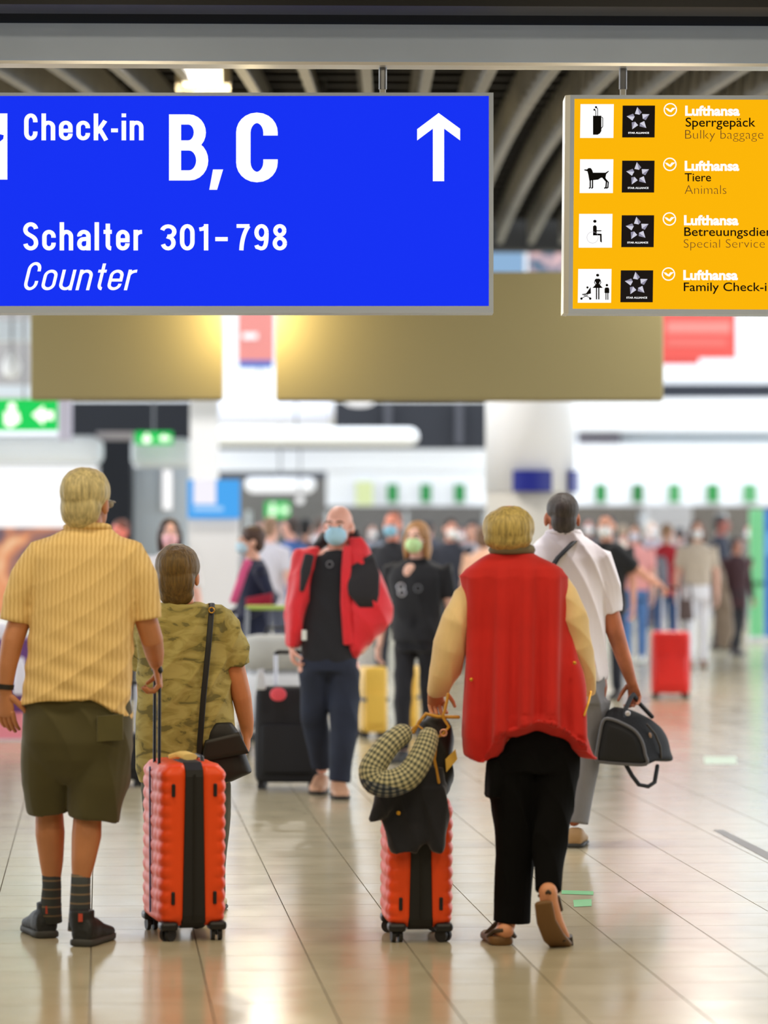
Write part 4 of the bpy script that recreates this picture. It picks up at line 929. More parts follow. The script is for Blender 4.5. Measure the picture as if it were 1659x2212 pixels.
def mask(root, c, R, s, col):
    g = G(); g.ell(c + R @ Vector((0, .062 * s, -.048 * s)), (.060 * s, .062 * s, .054 * s), R); g.ell(c + R @ Vector((0, .098 * s, -.028 * s)), (.022 * s, .026 * s, .030 * s), R)
    m_ = part('face_mask', remesh(g, .006, ORG[root], 4), mat('mask_%d_%d_%d' % col, col, .8), root)
    for sd in (-1, 1):
        part('ear_loop', G().tube([c + R @ Vector((sd * .055 * s, .06 * s, -.03 * s)), c + R @ Vector((sd * .076 * s, .02 * s, -.012 * s)), c + R @ Vector((sd * .084 * s, -.012 * s, .0))], .002 * s, 6), mat('loop_white', (235, 235, 235), .7), m_)

VX = .0062
# ---- man in the striped shirt, walking away
D = 12.45
def q(u, v, dy=0.0): return P(u, v, D + dy)
root = thing('person', (q(170, 0).x, D, 0), 'person from behind in yellow striped shirt and olive shorts, hand on tall suitcase', 'person')
hf = Vector((math.sin(.42), math.cos(.42), 0)); R = frame(hf); hc = q(189, 1089)
sk = skin_m((190, 126, 84)); body, ex = G(), G()
head_geo(body, hc, R, 1.02)
body.tube([hc + Vector((0, -.01, -.06)), q(184, 1160, -.01), q(180, 1200)], [.058, .062, .07], 16)
body.tube([q(178, 1210), q(170, 1350), q(165, 1500)], [(.15, .09), (.14, .09), (.15, .1)], 24, ref=(1, 0, 0))
body.tube([q(100, 1225), q(46, 1330), q(27, 1385, -.02), q(16, 1440, -.03), q(11, 1490, -.03)], [.05, .044, .044, .037, .027], 14)
body.tube([q(270, 1225), q(310, 1320), q(328, 1380, .03), q(334, 1412, .14), q(337, 1432, .22)], [.05, .045, .044, .038, .028], 14)
for pts in ([(108, 1600, .05), (106, 1745, .1), (108, 1800, .1), (111, 1860, .12), (112, 1905, .14), (110, 1985, .17)], [(212, 1600, 0), (190, 1750, 0), (187, 1805, -.01), (180, 1860, -.02), (174, 1905, -.02), (173, 2005, -.02)]):
    body.tube([q(*p) for p in pts], [.085, .054, .058, .047, .034, .032], 16)
hand(body, ex, q(11, 1490, -.03), Vector((.04, .02, -1)), Vector((.5, .85, 0)), Vector((.9, -.4, 0)), 1.05, .35)
hand(body, ex, q(337, 1430, .21), Vector((.15, .1, -1)), Vector((-1, 0, -.2)), Vector((0, 1, .2)), 1.05, 1.05)
part('body', remesh(body, VX, ORG[root], 3, extra=ex), sk, root)
g = G(); hair_geo(g, hc, R, 'full', 1.07); hp = part('hair', remesh(g, VX, ORG[root], 2, strand(.0045)), hair_m((196, 180, 128)), root)
gl = part('glasses', G().tube([hc + R @ Vector((.08, -.01, .01)), hc + R @ Vector((.078, .06, .012)), hc + R @ Vector((.066, .1, .008))], .003, 6), mat('glasses_frame', (120, 110, 90), .4), root)
part('lens', G().ell(hc + R @ Vector((.036, .104, .002)), (.022, .002, .017), R), mat('lens', (180, 190, 190), .1), gl)
m_str, nt, b, tc = node_mat('striped_cotton', .85)
wv = nt.nodes.new('ShaderNodeTexWave'); wv.inputs['Scale'].default_value = 19; wv.inputs['Distortion'].default_value = 1.5; wv.inputs['Detail Scale'].default_value = 1.5; wv.inputs['Detail'].default_value = 1; nt.links.new(tc.outputs['Object'], wv.inputs['Vector'])
rr = nt.nodes.new('ShaderNodeValToRGB'); rr.color_ramp.elements[0].color = lin((220, 182, 112)); rr.color_ramp.elements[1].color = lin((238, 206, 140)); rr.color_ramp.elements[0].position = .25; rr.color_ramp.elements[1].position = .6
nt.links.new(wv.outputs['Fac'], rr.inputs[0]); nt.links.new(rr.outputs[0], b.inputs['Base Color'])
g = G(); hem = [(30, 1524), (110, 1513), (205, 1505), (213, 1510), (262, 1538), (290, 1562)]
px_rings(g, [(1130, 152, 226, .062), (1143, 142, 240, .075), (1158, 112, 262, .095), (1176, 82, 286, .11), (1205, 64, 300, .122), (1280, 66, 297, .135), (1350, 64, 290, .142), (1430, 57, 286, .148), (1500, 48, 282, .152), (1530, 46, 282, .152), (1575, 45, 282, .15)], D, 2.4, 40, hem)
g.tube([q(140, 1190), q(96, 1205), q(60, 1255), q(42, 1300), q(34, 1342)], [.07, .08, .076, .066, .062], 18, 'flat'); g.tube([q(235, 1190), q(277, 1205), q(302, 1250), q(314, 1300), q(319, 1338)], [.07, .078, .07, .06, .056], 18, 'flat')
g.tube([q(189, 1138, .02), q(186, 1128, .01)], [.066, .06], 18)
def shirt_fold(co, no):
    f = folds(.0034, 20, -26, 2)(co, no); z = co[:, 2]; low = np.clip((1.35 - z) / .4, 0, 1)
    return f * (.6 + .8 * low) + .003 * low * np.sin(z * 75 + co[:, 0] * 14 + 2 * wob(co, 7, 3))
sh = part('shirt', remesh(g, VX, ORG[root], 3, shirt_fold), m_str, root)
part('collar', G().tube([q(189 + 46 * math.cos(a), 1140 + 5 * math.sin(a), .075 * math.sin(a)) for a in [i * math.pi / 8 for i in range(17)]], .013, 8), m_str, sh, smooth=True)
g = G(); px_rings(g, [(1495, 58, 278, .125), (1550, 49, 286, .14), (1600, 48, 288, .145), (1640, 62, 276, .13), (1675, 90, 245, .09), (1690, 110, 220, .05)], D, 2.5, 36)
g.tube([q(112, 1540, .0), q(106, 1610, .02), q(101, 1690, .05), q(106, 1752, .07)], [(.11, .12), (.112, .128), (.10, .11), (.083, .095)], 20, 'flat', ref=(1, 0, 0)); g.tube([q(222, 1540), q(222, 1610), q(212, 1690), q(203, 1770)], [(.11, .12), (.122, .132), (.118, .118), (.1, .1)], 20, 'flat', ref=(1, 0, 0))
so = part('shorts', remesh(g, VX, ORG[root], 14, folds(.007, 24, 9, 5)), cloth_m((72, 66, 30)), root)
part('back_pocket', G().loft([(q(238, 1545 + 55 * k, -.143 + .004 * k), (.05, 0, .004), (0, .008, 0), 5) for k in (0, .1, .9, 1)], 16), cloth_m((84, 78, 38)), so)
m_sock, nt, b, tc = node_mat('grey_sock', .95); wv = nt.nodes.new('ShaderNodeTexWave'); wv.bands_direction = 'Z'; wv.inputs['Scale'].default_value = 9; nt.links.new(tc.outputs['Object'], wv.inputs['Vector'])
rr = nt.nodes.new('ShaderNodeValToRGB'); rr.color_ramp.elements[0].color = lin((62, 66, 68)); rr.color_ramp.elements[1].color = lin((126, 108, 86)); rr.color_ramp.elements[0].position = .86; rr.color_ramp.elements[1].position = .97
nt.links.new(wv.outputs['Fac'], rr.inputs[0]); nt.links.new(rr.outputs[0], b.inputs['Base Color'])
part('sock', G().tube([q(111, 1888, .13), q(112, 1915, .14), q(110, 1950, .16), q(109, 1990, .17)], [.037, .037, .04, .046], 18, 'flat'), m_sock, root, smooth=True)
part('sock', G().tube([q(175, 1888, -.02), q(174, 1915, -.02), q(173, 1960, -.02), q(173, 2010, -.02)], [.038, .038, .041, .048], 18, 'flat'), m_sock, root, smooth=True)
m_shoe = mat('black_shoe', (24, 26, 28), .6, bump=.3); m_sole = mat('shoe_sole', (58, 58, 56), .7)
for (u, dd, dr, lf) in ((103, 12.58, (-.35, 1, 0), 0.0), (174, 12.33, (.28, 1, 0), 0.0)):
    hl = Vector((P(u, 2000, dd).x, dd, .012 + lf)); g = G(); shoe_geo(g, hl, dr, .28, .053, .1)
    g.tube([hl + Vector((0, .05, .06)), hl + Vector((0, .05, .125))], [.047, .05], 18, 'flat')
    s_ = part('shoe', remesh(g, .006, ORG[root], 2), m_shoe, root); part('sole', (lambda gg: (sole_geo(gg, hl - Vector((0, 0, .012)), dr, .285, .055, .03), gg)[1])(G()), m_sole, s_, smooth=True)
    part('pull_tab', G().cbox(hl + Vector((0, -.004, .1)), (.016, .006, .03)), mat('tab_red', (190, 70, 50), .7), s_)
wt = thing('wrist_watch', q(11, 1486, -.03), 'dark wrist watch on the left wrist of the man in the striped shirt', 'watch')
part('strap', G().tube([q(12, 1478, -.03), q(11, 1489, -.03)], [.033, .032], 18, 'flat'), mat('watch_strap', (34, 28, 24), .6), wt, smooth=False); part('case', G().cyl(q(-7, 1484, -.035), q(-11, 1484, -.035), .018), mat('watch_case', (120, 116, 110), .3, .6), wt)

# ---- woman in the red vest, walking away
root = thing('person', (q(1140, 0).x, D, 0), 'person from behind in red sleeveless vest, cream sleeves and black trousers', 'person')
R = frame((0.05, 1, 0)); hc = q(1099, 1156); sk = skin_m((214, 148, 108)); body, ex = G(), G()
head_geo(body, hc, R, .98); body.tube([hc + Vector((0, -.01, -.06)), q(1104, 1215), q(1108, 1240)], [.052, .055, .06], 16)
body.tube([q(1110, 1250), q(1120, 1400), q(1130, 1490)], [(.13, .085), (.12, .085), (.13, .09)], 24, ref=(1, 0, 0))
body.tube([q(1025, 1280), q(980, 1370, .02), q(955, 1430, .08), q(938, 1484, .14)], [.045, .04, .036, .025], 14)
body.tube([q(1205, 1275), q(1250, 1380, .02), q(1268, 1440, .12), q(1262, 1490, .2)], [.045, .04, .036, .025], 14)
body.tube([q(1105, 1590), q(1108, 1780, .03), q(1106, 1960, .05), q(1090, 2010, .05)], [.09, .06, .036, .034], 16)
body.tube([q(1195, 1590), q(1190, 1780, .0), q(1184, 1905, -.1), q(1184, 1930, -.1)], [.09, .06, .038, .036], 16)
# planted foot and the trailing foot with the heel lifted
body.tube([q(1092, 2010, -.02), q(1080, 2020, .05), q(1072, 2024, .14)], [(.034, .03), (.038, .026), (.04, .018)], 14, ref=(1, 0, 0))
body.tube([q(1184, 1925, -.16), q(1186, 1950, -.155), q(1196, 1990, -.115), q(1210, 2028, -.06)], [(.036, .034), (.036, .032), (.037, .028), (.04, .02)], 14, ref=(1, 0, 0))
hand(body, ex, q(938, 1484, .14), Vector((.12, .5, -.85)), Vector((.2, -.7, -.5)), Vector((1, .1, .1)), .92, .9)
hand(body, ex, q(1262, 1490, .2), Vector((0, .3, -1)), Vector((-1, 0, 0)), Vector((0, 1, .3)), .92, .4)
part('body', remesh(body, VX, ORG[root], 3, extra=ex), sk, root)
g = G(); g.ell(hc + R @ Vector((0, -.02, .028)), (.102, .108, .088), R); g.ell(hc + R @ Vector((0, -.045, -.012)), (.096, .07, .052), R); part('hair', remesh(g, VX, ORG[root], 3, strand(.005)), hair_m((182, 160, 92)), root)
cr = cloth_m((238, 208, 152)); g = G()
g.tube([q(1040, 1262, .02), q(1008, 1290, .01), q(988, 1340), q(974, 1395, .03), q(960, 1450, .08), q(949, 1486, .12)], [.05, .054, .062, .068, .062, .045], 18, 'round')
sl = part('blouse', remesh(g, VX, ORG[root], 3, folds(.007, 34, 22, 11, 4)), cr, root)
g = G(); g.tube([q(1195, 1255, .02), q(1220, 1285, .01), q(1238, 1330), q(1250, 1390, .03), q(1262, 1450, .1), q(1266, 1486, .17)], [.05, .05, .055, .056, .05, .04], 18, 'round')
part('sleeve', remesh(g, VX, ORG[root], 3, folds(.007, 34, 22, 12, 4)), cr, sl)
m_red = mat('red_felt', (196, 22, 8), .85, var=.08, scale=5, sheen=.1)
g = G(); hem = [(990, 1600), (1012, 1625), (1040, 1650), (1058, 1615), (1078, 1580), (1165, 1550), (1212, 1566), (1250, 1596), (1270, 1622), (1290, 1640)]
px_rings(g, [(1193, 1066, 1150, .06), (1201, 1050, 1164, .078), (1212, 1030, 1184, .09), (1228, 1004, 1216, .105), (1246, 988, 1232, .115), (1300, 998, 1233, .125), (1360, 1008, 1235, .13), (1420, 1010, 1242, .14), (1480, 1005, 1258, .15), (1540, 1004, 1272, .16), (1590, 1010, 1281, .17), (1630, 1018, 1290, .175), (1665, 1022, 1294, .175)], D, 2.3, 44, hem)
def vest_fold(co, no):
    x = co[:, 0]; z = co[:, 2]; low = np.clip((1.5 - z) / .7, 0, 1)
    s_ = np.sin(x * 58 + 1.6 * wob(co * np.array([1, 1, .25]), 8, 2) + 1.4); return .028 * np.clip(1.15 - np.abs(no[:, 2]) * 1.3, 0, 1) * (.15 + .85 * low) * (np.abs(s_) ** .8 * np.sign(s_)) + .006 * wob(co * np.array([1, 1, .3]), 30, 6)
ve = part('vest', remesh(g, VX, ORG[root], 3, vest_fold), m_red, root)
part('collar', G().tube([q(1106 + 39 * math.cos(a), 1188 + 3 * math.sin(a), .068 * math.sin(a)) for a in [i * math.pi / 8 for i in range(17)]], (.022), 8), mat('collar_grey', (120, 110, 84), .8), root, smooth=True)
for u, v in ((1018, 1468), (1241, 1432)): part('snap_button', G().ell(q(u, v, -.115), (.007, .005, .007)), m_gold, ve, smooth=True)
part('zip_pull', G().tube([q(1276, 1495, -.09), q(1270, 1520, -.11), q(1262, 1545, -.12)], .004, 6), m_gold, ve)
bk = mat('black_trousers', (9, 9, 10), .95, spec=.15)
g = G(); px_rings(g, [(1545, 1085, 1245, .09), (1600, 1070, 1252, .115), (1630, 1066, 1252, .125), (1665, 1064, 1250, .125)], D, 2.6, 36)
g.tube([q(1112, 1620), q(1112, 1720, .01), q(1113, 1850, .03), q(1108, 1950, .04), q(1105, 1992, .04)], [(.098, .12), (.09, .1), (.078, .085), (.072, .08), (.072, .08)], 20, 'flat', ref=(1, 0, 0))
g.tube([q(1200, 1620), q(1196, 1720, -.01), q(1187, 1840, -.05), q(1184, 1925, -.11)], [(.098, .12), (.086, .1), (.062, .075), (.052, .062)], 20, 'flat', ref=(1, 0, 0))
px_rings(g, [(1640, 1052, 1100, .1), (1690, 1050, 1095, .1), (1722, 1049, 1085, .09)], D, 2.6, 20)
part('trousers', remesh(g, VX, ORG[root], 3, folds(.005, 30, 10, 14)), bk, root)
m_sand = mat('brown_sandal', (112, 78, 36), .6); m_sstrap = mat('sandal_strap', (62, 46, 26), .6)
hl = Vector((P(1085, 2030, 12.4).x, 12.42, 0)); g = G(); sole_geo(g, hl, (-.12, 1, 0), .25, .052, .035); s_ = part('sandal', g, m_sand, root, smooth=True)
part('strap', G().tube([hl + Vector((x, y, z)) for x, y, z in ((-.05, .05, .03), (-.03, .01, .055), (0, -.012, .06), (.03, .01, .055), (.05, .05, .03))], .009, 8), m_sstrap, s_, smooth=True); part('strap', G().tube([hl + Vector((x, y, z)) for x, y, z in ((-.055, .13, .03), (-.02, .12, .07), (.02, .12, .07), (.045, .13, .03))], .01, 8), m_sstrap, s_, smooth=True)
# lifted sandal: sole turned to the camera
g = G(); sp = [(1174, 1952, -.20), (1180, 1990, -.165), (1196, 2024, -.12), (1215, 2044, -.045)]
g.tube([q(*p) for p in sp], [(.034, .012), (.037, .012), (.042, .012), (.040, .012)], 16, ref=(1, 0, 0), n=3.0); s_ = part('sandal', g, m_sand, root, smooth=True)
part('strap', G().tube([q(1166, 1935, -.14), q(1184, 1926, -.2), q(1206, 1938, -.15), q(1212, 1965, -.13)], .008, 8), m_sstrap, s_, smooth=True); part('strap', G().tube([q(1218, 2030, -.1), q(1232, 2022, -.03), q(1234, 2040, -.01)], .009, 8), m_sstrap, s_, smooth=True)

# ---- woman in the camouflage blouse, ahead of the first man
D = 13.5
root = thing('person', (q(400, 0).x, D, 0), 'short person from behind in olive camouflage blouse with black shoulder strap', 'person')
R = frame((.22, 1, 0)); hc = q(387, 1246); sk = skin_m((206, 134, 90)); body, ex = G(), G()
head_geo(body, hc, R, .98); body.tube([hc + Vector((0, -.01, -.06)), q(390, 1310), q(392, 1340)], [.054, .06, .07], 16)
body.tube([q(395, 1350), q(398, 1500), q(400, 1640)], [(.14, .09), (.14, .09), (.15, .1)], 24, ref=(1, 0, 0))
body.tube([q(465, 1362), q(506, 1440), q(522, 1505, .02), q(532, 1560, .06), q(534, 1585, .08)], [.052, .045, .042, .033, .025], 14)
body.tube([q(330, 1362), q(316, 1440, .1), q(318, 1510, .2), q(330, 1560, .3), q(335, 1580, .34)], [.052, .045, .042, .033, .025], 14)
hand(body, ex, q(533, 1578, .07), Vector((.0, .3, -1)), Vector((-1, .2, 0)), Vector((-.2, 1, 0)), .95, .5); hand(body, ex, q(335, 1580, .34), Vector((0, .2, -1)), Vector((1, .2, 0)), Vector((.2, 1, 0)), .95, .5)
for a in (355, 448): body.tube([q(a, 1660), q(a, 1800), q(a, 1935)], [.08, .055, .036], 14)
part('body', remesh(body, VX, ORG[root], 3, extra=ex), sk, root)
g = G(); hair_geo(g, hc, R, 'full', 1.05); g.ell(hc + R @ Vector((0, -.04, -.065)), (.078, .055, .06), R); part('hair', remesh(g, VX, ORG[root], 2, strand(.004)), hair_m((104, 80, 34)), root)
m_camo, nt, b, tc = node_mat('camouflage', .85); mpp = nt.nodes.new('ShaderNodeMapping'); mpp.inputs['Scale'].default_value = (1, 1, 2.2); nt.links.new(tc.outputs['Object'], mpp.inputs['Vector'])
n = nt.nodes.new('ShaderNodeTexNoise'); n.inputs['Scale'].default_value = 10; n.inputs['Detail'].default_value = 3; n.inputs['Distortion'].default_value = .8; nt.links.new(mpp.outputs[0], n.inputs['Vector']); rr = nt.nodes.new('ShaderNodeValToRGB'); rr.color_ramp.interpolation = 'EASE'
rr.color_ramp.elements[0].position = .36; rr.color_ramp.elements[0].color = lin((112, 104, 56)); rr.color_ramp.elements[1].position = .62; rr.color_ramp.elements[1].color = lin((178, 164, 98)); e_ = rr.color_ramp.elements.new(.44); e_.color = lin((156, 142, 76)); nt.links.new(n.outputs['Fac'], rr.inputs[0]); nt.links.new(rr.outputs[0], b.inputs['Base Color'])
g = G(); px_rings(g, [(1302, 345, 440, .07), (1312, 325, 462, .085), (1328, 306, 486, .10), (1360, 292, 502, .115), (1420, 296, 498, .13), (1500, 296, 502, .14), (1580, 294, 508, .15), (1660, 292, 505, .15), (1690, 300, 498, .14)], D, 2.4, 40)
g.tube([q(440, 1335), q(474, 1345), q(498, 1390), q(510, 1441)], [.07, .078, .074, .064], 18, 'flat'); g.tube([q(350, 1335), q(322, 1350), q(314, 1390, .05), q(312, 1440, .1)], [.07, .075, .07, .06], 18, 'flat')
part('blouse', remesh(g, VX, ORG[root], 3, folds(.006, 24, -14, 21)), m_camo, root)
g = G(); px_rings(g, [(1640, 305, 490, .13), (1700, 308, 494, .13)], D, 2.5, 30)
g.tube([q(358, 1690), q(356, 1800, .03), q(356, 1950, .05)], [.1, .085, .06], 18, 'flat'); g.tube([q(448, 1690), q(452, 1800), q(452, 1950)], [.1, .085, .06], 18, 'flat')
part('trousers', remesh(g, .01, ORG[root], 3, folds(.005, 28, 8, 22)), cloth_m((62, 62, 36)), root)
for a, dd in ((356, 13.5), (454, 13.45)):
    hl = Vector((P(a, 1960, dd).x, dd - .04, .01)); g = G(); shoe_geo(g, hl, (.1, 1, 0), .235, .045, .085); s_ = part('shoe', g, mat('cream_shoe', (210, 196, 160), .6), root, smooth=True)
    gg = G(); sole_geo(gg, hl - Vector((0, 0, .01)), (.1, 1, 0), .24, .047, .02); part('sole', gg, m_sole, s_, smooth=True)
bg = thing('handbag', q(490, 1685, -.02), 'black flap shoulder bag on the hip of the woman in camouflage', 'bag')
g = G(); px_rings(g, [(1560, 462, 500, .05, -.08), (1580, 440, 515, .06, -.08), (1640, 428, 535, .07, -.08), (1668, 425, 545, .07, -.08), (1688, 440, 500, .06, -.08)], D, 3, 24); part('body', remesh(g, .008, ORG[bg], 3), mat('handbag_black', (18, 16, 12), .55), bg)
part('flap', G().loft([(q(480 + 6 * k, 1590 + 46 * k, -.155), (.07 + .03 * k, 0, .018), (0, .01, 0), 4) for k in (0, .2, .8, 1)], 20), mat('handbag_flap', (26, 22, 16), .5), bg, smooth=True)
part('shoulder_strap', G().tube([q(u, v, dy) for u, v, dy in ((452, 1306, .04), (458, 1304, -.06), (456, 1330, -.115), (450, 1400, -.145), (440, 1500, -.155), (432, 1600, -.165), (430, 1650, -.14))], [(.012, .004)] * 7, 8, ref=(1, 0, 0)), mat('strap_black', (14, 13, 12), .6), bg, smooth=True)
part('ring', G().tube([q(457 + 6 * math.cos(a), 1318 + 6 * math.sin(a), -.125) for a in [i * .6 for i in range(12)]], .0028, 6), m_gold, bg, smooth=True)

# ---- man in the white shirt with the duffel bag
D = 16.35
root = thing('person', (q(1250, 0).x, D, 0), 'person from behind in white short-sleeved shirt and grey trousers carrying a duffel bag', 'person')
R = frame((-.08, 1, 0)); hc = q(1214, 1120); sk = skin_m((190, 110, 74)); body, ex = G(), G()
head_geo(body, hc, R, 1.04); body.tube([hc + Vector((0, -.01, -.06)), q(1216, 1170), q(1220, 1200)], [.06, .062, .07], 16)
body.tube([q(1225, 1215), q(1240, 1330), q(1250, 1460)], [(.15, .09), (.14, .09), (.14, .1)], 24, ref=(1, 0, 0))
body.tube([q(1285, 1230), q(1320, 1330), q(1332, 1375, 0), q(1350, 1430, .02), q(1364, 1472, .04)], [.052, .048, .046, .038, .028], 14); body.tube([q(1172, 1230), q(1150, 1330), q(1150, 1400, .1), q(1155, 1440, .2)], [.05, .045, .04, .03], 14)
hand(body, ex, q(1364, 1470, .04), Vector((.22, .2, -1)), Vector((-.6, -.8, 0)), Vector((-.8, .6, 0)), 1.02, .8); hand(body, ex, q(1155, 1440, .2), Vector((0, .2, -1)), Vector((1, 0, 0)), Vector((0, 1, 0)), 1.0, .5)
for pts in ([(1215, 1480, .0), (1205, 1620, .12), (1200, 1760, .2)], [(1275, 1480, 0), (1262, 1620, 0), (1240, 1770, -.05)]): body.tube([q(*p) for p in pts], [.09, .06, .036], 14)
part('body', remesh(body, .0075, ORG[root], 3, extra=ex), mat('tattooed_skin', (176, 104, 70), .55, var=.3, scale=9), root)
g = G(); hair_geo(g, hc, R, 'crop', 1.06); part('hair', remesh(g, .0075, ORG[root], 2, strand(.003)), hair_m((70, 62, 58)), root)
wt_ = mat('white_shirt', (236, 230, 236), .85); g = G()
px_rings(g, [(1145, 1180, 1254, .07), (1160, 1170, 1262, .085), (1178, 1152, 1284, .10), (1205, 1140, 1308, .115), (1260, 1144, 1312, .125), (1340, 1160, 1308, .135), (1420, 1172, 1310, .14), (1460, 1178, 1312, .14), (1470, 1180, 1308, .135)], D, 2.4, 36)
g.tube([q(1262, 1200), q(1290, 1212), q(1312, 1270), q(1320, 1324)], [.075, .085, .074, .06], 16, 'flat'); g.tube([q(1185, 1200), q(1162, 1212), q(1152, 1270), q(1150, 1324)], [.075, .082, .07, .06], 16, 'flat')
sh = part('shirt', remesh(g, .0075, ORG[root], 3, folds(.007, 24, 14, 31)), wt_, root)
part('collar', G().tube([q(1217 + 34 * math.cos(a), 1152 + 4 * math.sin(a), .075 * math.sin(a)) for a in [i * math.pi / 8 for i in range(17)]], .016, 8), wt_, sh, smooth=True)
g = G(); px_rings(g, [(1450, 1188, 1306, .125), (1520, 1186, 1308, .13)], D, 2.5, 30)
g.tube([q(1220, 1510), q(1208, 1620, .1), q(1200, 1775, .18)], [.1, .08, .065], 18, 'flat'); g.tube([q(1276, 1510), q(1266, 1620, 0), q(1244, 1778, -.04)], [.1, .08, .062], 18, 'flat')
part('trousers', remesh(g, .0085, ORG[root], 3, folds(.006, 26, 12, 33)), cloth_m((128, 128, 134)), root)
for a, dd in ((1200, 16.55), (1240, 16.25)):
    hl = Vector((P(a, 1820, dd).x, dd - .02, .01)); g = G(); shoe_geo(g, hl, (.15, 1, 0), .28, .05, .09); s_ = part('shoe', g, mat('tan_shoe', (176, 140, 96), .6), root, smooth=True)
    gg = G(); sole_geo(gg, hl - Vector((0, 0, .01)), (.15, 1, 0), .285, .052, .022); part('sole', gg, m_sole, s_, smooth=True)
part('bag_strap', G().tube([q(u, v, dy) for u, v, dy in ((1255, 1165, .06), (1247, 1164, -.07), (1232, 1178, -.11), (1205, 1205, -.125), (1170, 1260, -.13))], [(.014, .004)] * 5, 8, ref=(1, 0, 0)), mat('strap_navy', (26, 28, 34), .6), root, smooth=True)

# ---- man in the red jacket, walking towards the camera
D = 19.3
root = thing('person', (q(715, 0).x, D, 0), 'bald person in open red jacket and light blue face mask walking towards the camera', 'person')
R = frame((-.25, -1, 0)); hc = q(732, 1138); sk = skin_m((236, 176, 156)); body, ex = G(), G()
head_geo(body, hc, R, 1.06); body.tube([hc + Vector((0, .01, -.06)), q(728, 1190), q(724, 1215)], [.06, .06, .07], 16)
body.tube([q(720, 1215), q(718, 1320), q(712, 1420)], [(.15, .09), (.15, .1), (.15, .1)], 24, ref=(1, 0, 0))
body.tube([q(665, 1230), q(642, 1310, .02), q(632, 1350, .0), q(630, 1392, -.04)], [.05, .044, .036, .027], 14); body.tube([q(785, 1215), q(822, 1290, .05), q(830, 1340, .02), q(800, 1380, -.02)], [.05, .044, .036, .027], 14)
hand(body, ex, q(629, 1392, -.04), Vector((.1, -.1, -1)), Vector((1, .1, 0)), Vector((0, -1, 0)), 1.05, .7); hand(body, ex, q(800, 1380, -.02), Vector((-.6, -.1, -1)), Vector((-1, .1, 0)), Vector((0, -1, 0)), 1.0, .6)
for pts in ([(675, 1440, 0), (688, 1560, .1), (696, 1660, .25)], [(745, 1440, 0), (738, 1570, -.05), (728, 1690, -.06)]): body.tube([q(*p) for p in pts], [.09, .06, .036], 14)
part('body', remesh(body, .0085, ORG[root], 3, extra=ex), sk, root); eyes(root, hc, R, 1.06)
g = G(); hair_geo(g, hc, R, 'fringe', 1.06); part('hair', remesh(g, .0085, ORG[root], 2, strand(.002)), hair_m((150, 130, 116)), root)
mask(root, hc, R, 1.12, (172, 216, 238))
g = G(); px_rings(g, [(1188, 700, 752, .07), (1205, 672, 772, .09), (1240, 660, 780, .11), (1320, 656, 778, .125), (1400, 650, 772, .13), (1430, 650, 770, .125)], D, 2.4, 30); part('tee_shirt', remesh(g, .011, ORG[root], 3, folds(.006, 22, 10, 41)), cloth_m((26, 27, 34)), root)
m_rj = cloth_m((228, 30, 44), .6); m_bj = cloth_m((28, 26, 32), .7)
g = G(); px_rings(g, [(1182, 662, 690, .07), (1200, 646, 688, .1), (1240, 632, 680, .13), (1300, 622, 668, .14), (1360, 618, 655, .14), (1398, 620, 646, .11)], D, 2.4, 24)
g.tube([q(655, 1210), q(640, 1300, .0), q(632, 1385, -.03)], [.075, .07, .05], 16)
jl = part('jacket', remesh(g, .011, ORG[root], 3, folds(.008, 22, 14, 42)), m_rj, root)
g = G(); px_rings(g, [(1160, 752, 782, .07), (1182, 750, 798, .1), (1220, 742, 812, .13), (1270, 738, 836, .15), (1310, 738, 852, .16), (1345, 740, 846, .16), (1380, 744, 812, .14), (1405, 750, 788, .12), (1424, 758, 770, .08)], D, 2.4, 28)
part('jacket_side', remesh(g, .011, ORG[root], 3, folds(.01, 22, 16, 43)), m_rj, jl)
part('shoulder_patch', G().loft([(q(776, 1212, -.115), (.08, 0, .05), (0, .012, 0), 3), (q(784, 1250, -.135), (.10, 0, .03), (0, .014, 0), 3), (q(786, 1285, -.15), (.09, 0, 0), (0, .012, 0), 3), (q(794, 1312, -.15), (.05, 0, 0), (0, .01, 0), 3)], 20), m_bj, jl, smooth=True)
part('sleeve_patch', G().tube([q(668, 1200, -.1), q(660, 1235, -.13), q(652, 1275, -.14)], [(.03, .01), (.032, .012), (.014, .008)], 10, ref=(1, 0, 0)), m_bj, jl, smooth=True)
part('jacket_hood', G().tube([q(688, 1178, .02), q(700, 1165, .09), q(735, 1160, .12), (q(768, 1160, .09)), q(776, 1182, .02)], [.03, .045, .05, .05, .04], 12), m_bj, jl, smooth=True)
part('lapel', G().tube([q(752, 1182, -.09), q(748, 1230, -.13), q(746, 1300, -.14), q(752, 1390, -.13)], [(.03, .01)] * 4, 10, ref=(1, 0, 0)), m_rj, jl, smooth=True)
g = G(); px_rings(g, [(1405, 650, 772, .12), (1450, 648, 774, .125)], D, 2.5, 28); g.tube([q(682, 1450, 0), q(680, 1550, .06), q(694, 1655, .22)], [.105, .085, .065], 18, 'flat'); g.tube([q(742, 1450, 0), q(744, 1560, -.04), q(732, 1690, -.06)], [.105, .088, .066], 18, 'flat')
part('jeans', remesh(g, .011, ORG[root], 3, folds(.006, 22, 10, 44)), mat('dark_denim', (28, 36, 56), .8, var=.25, scale=6), root)
for a, dd, dr in ((696, 19.66, (-.1, -1, 0)), (728, 19.32, (.12, -1, 0))):
    hl = Vector((P(a, 1700, dd).x, dd, .01)); g = G(); shoe_geo(g, hl, dr, .29, .052, .1); s_ = part('shoe', g, mat('tan_leather', (196, 150, 120), .5), root, smooth=True)
    gg = G(); sole_geo(gg, hl - Vector((0, 0, .01)), dr, .295, .054, .024); part('sole', gg, mat('dark_sole', (50, 44, 40), .7), s_, smooth=True)
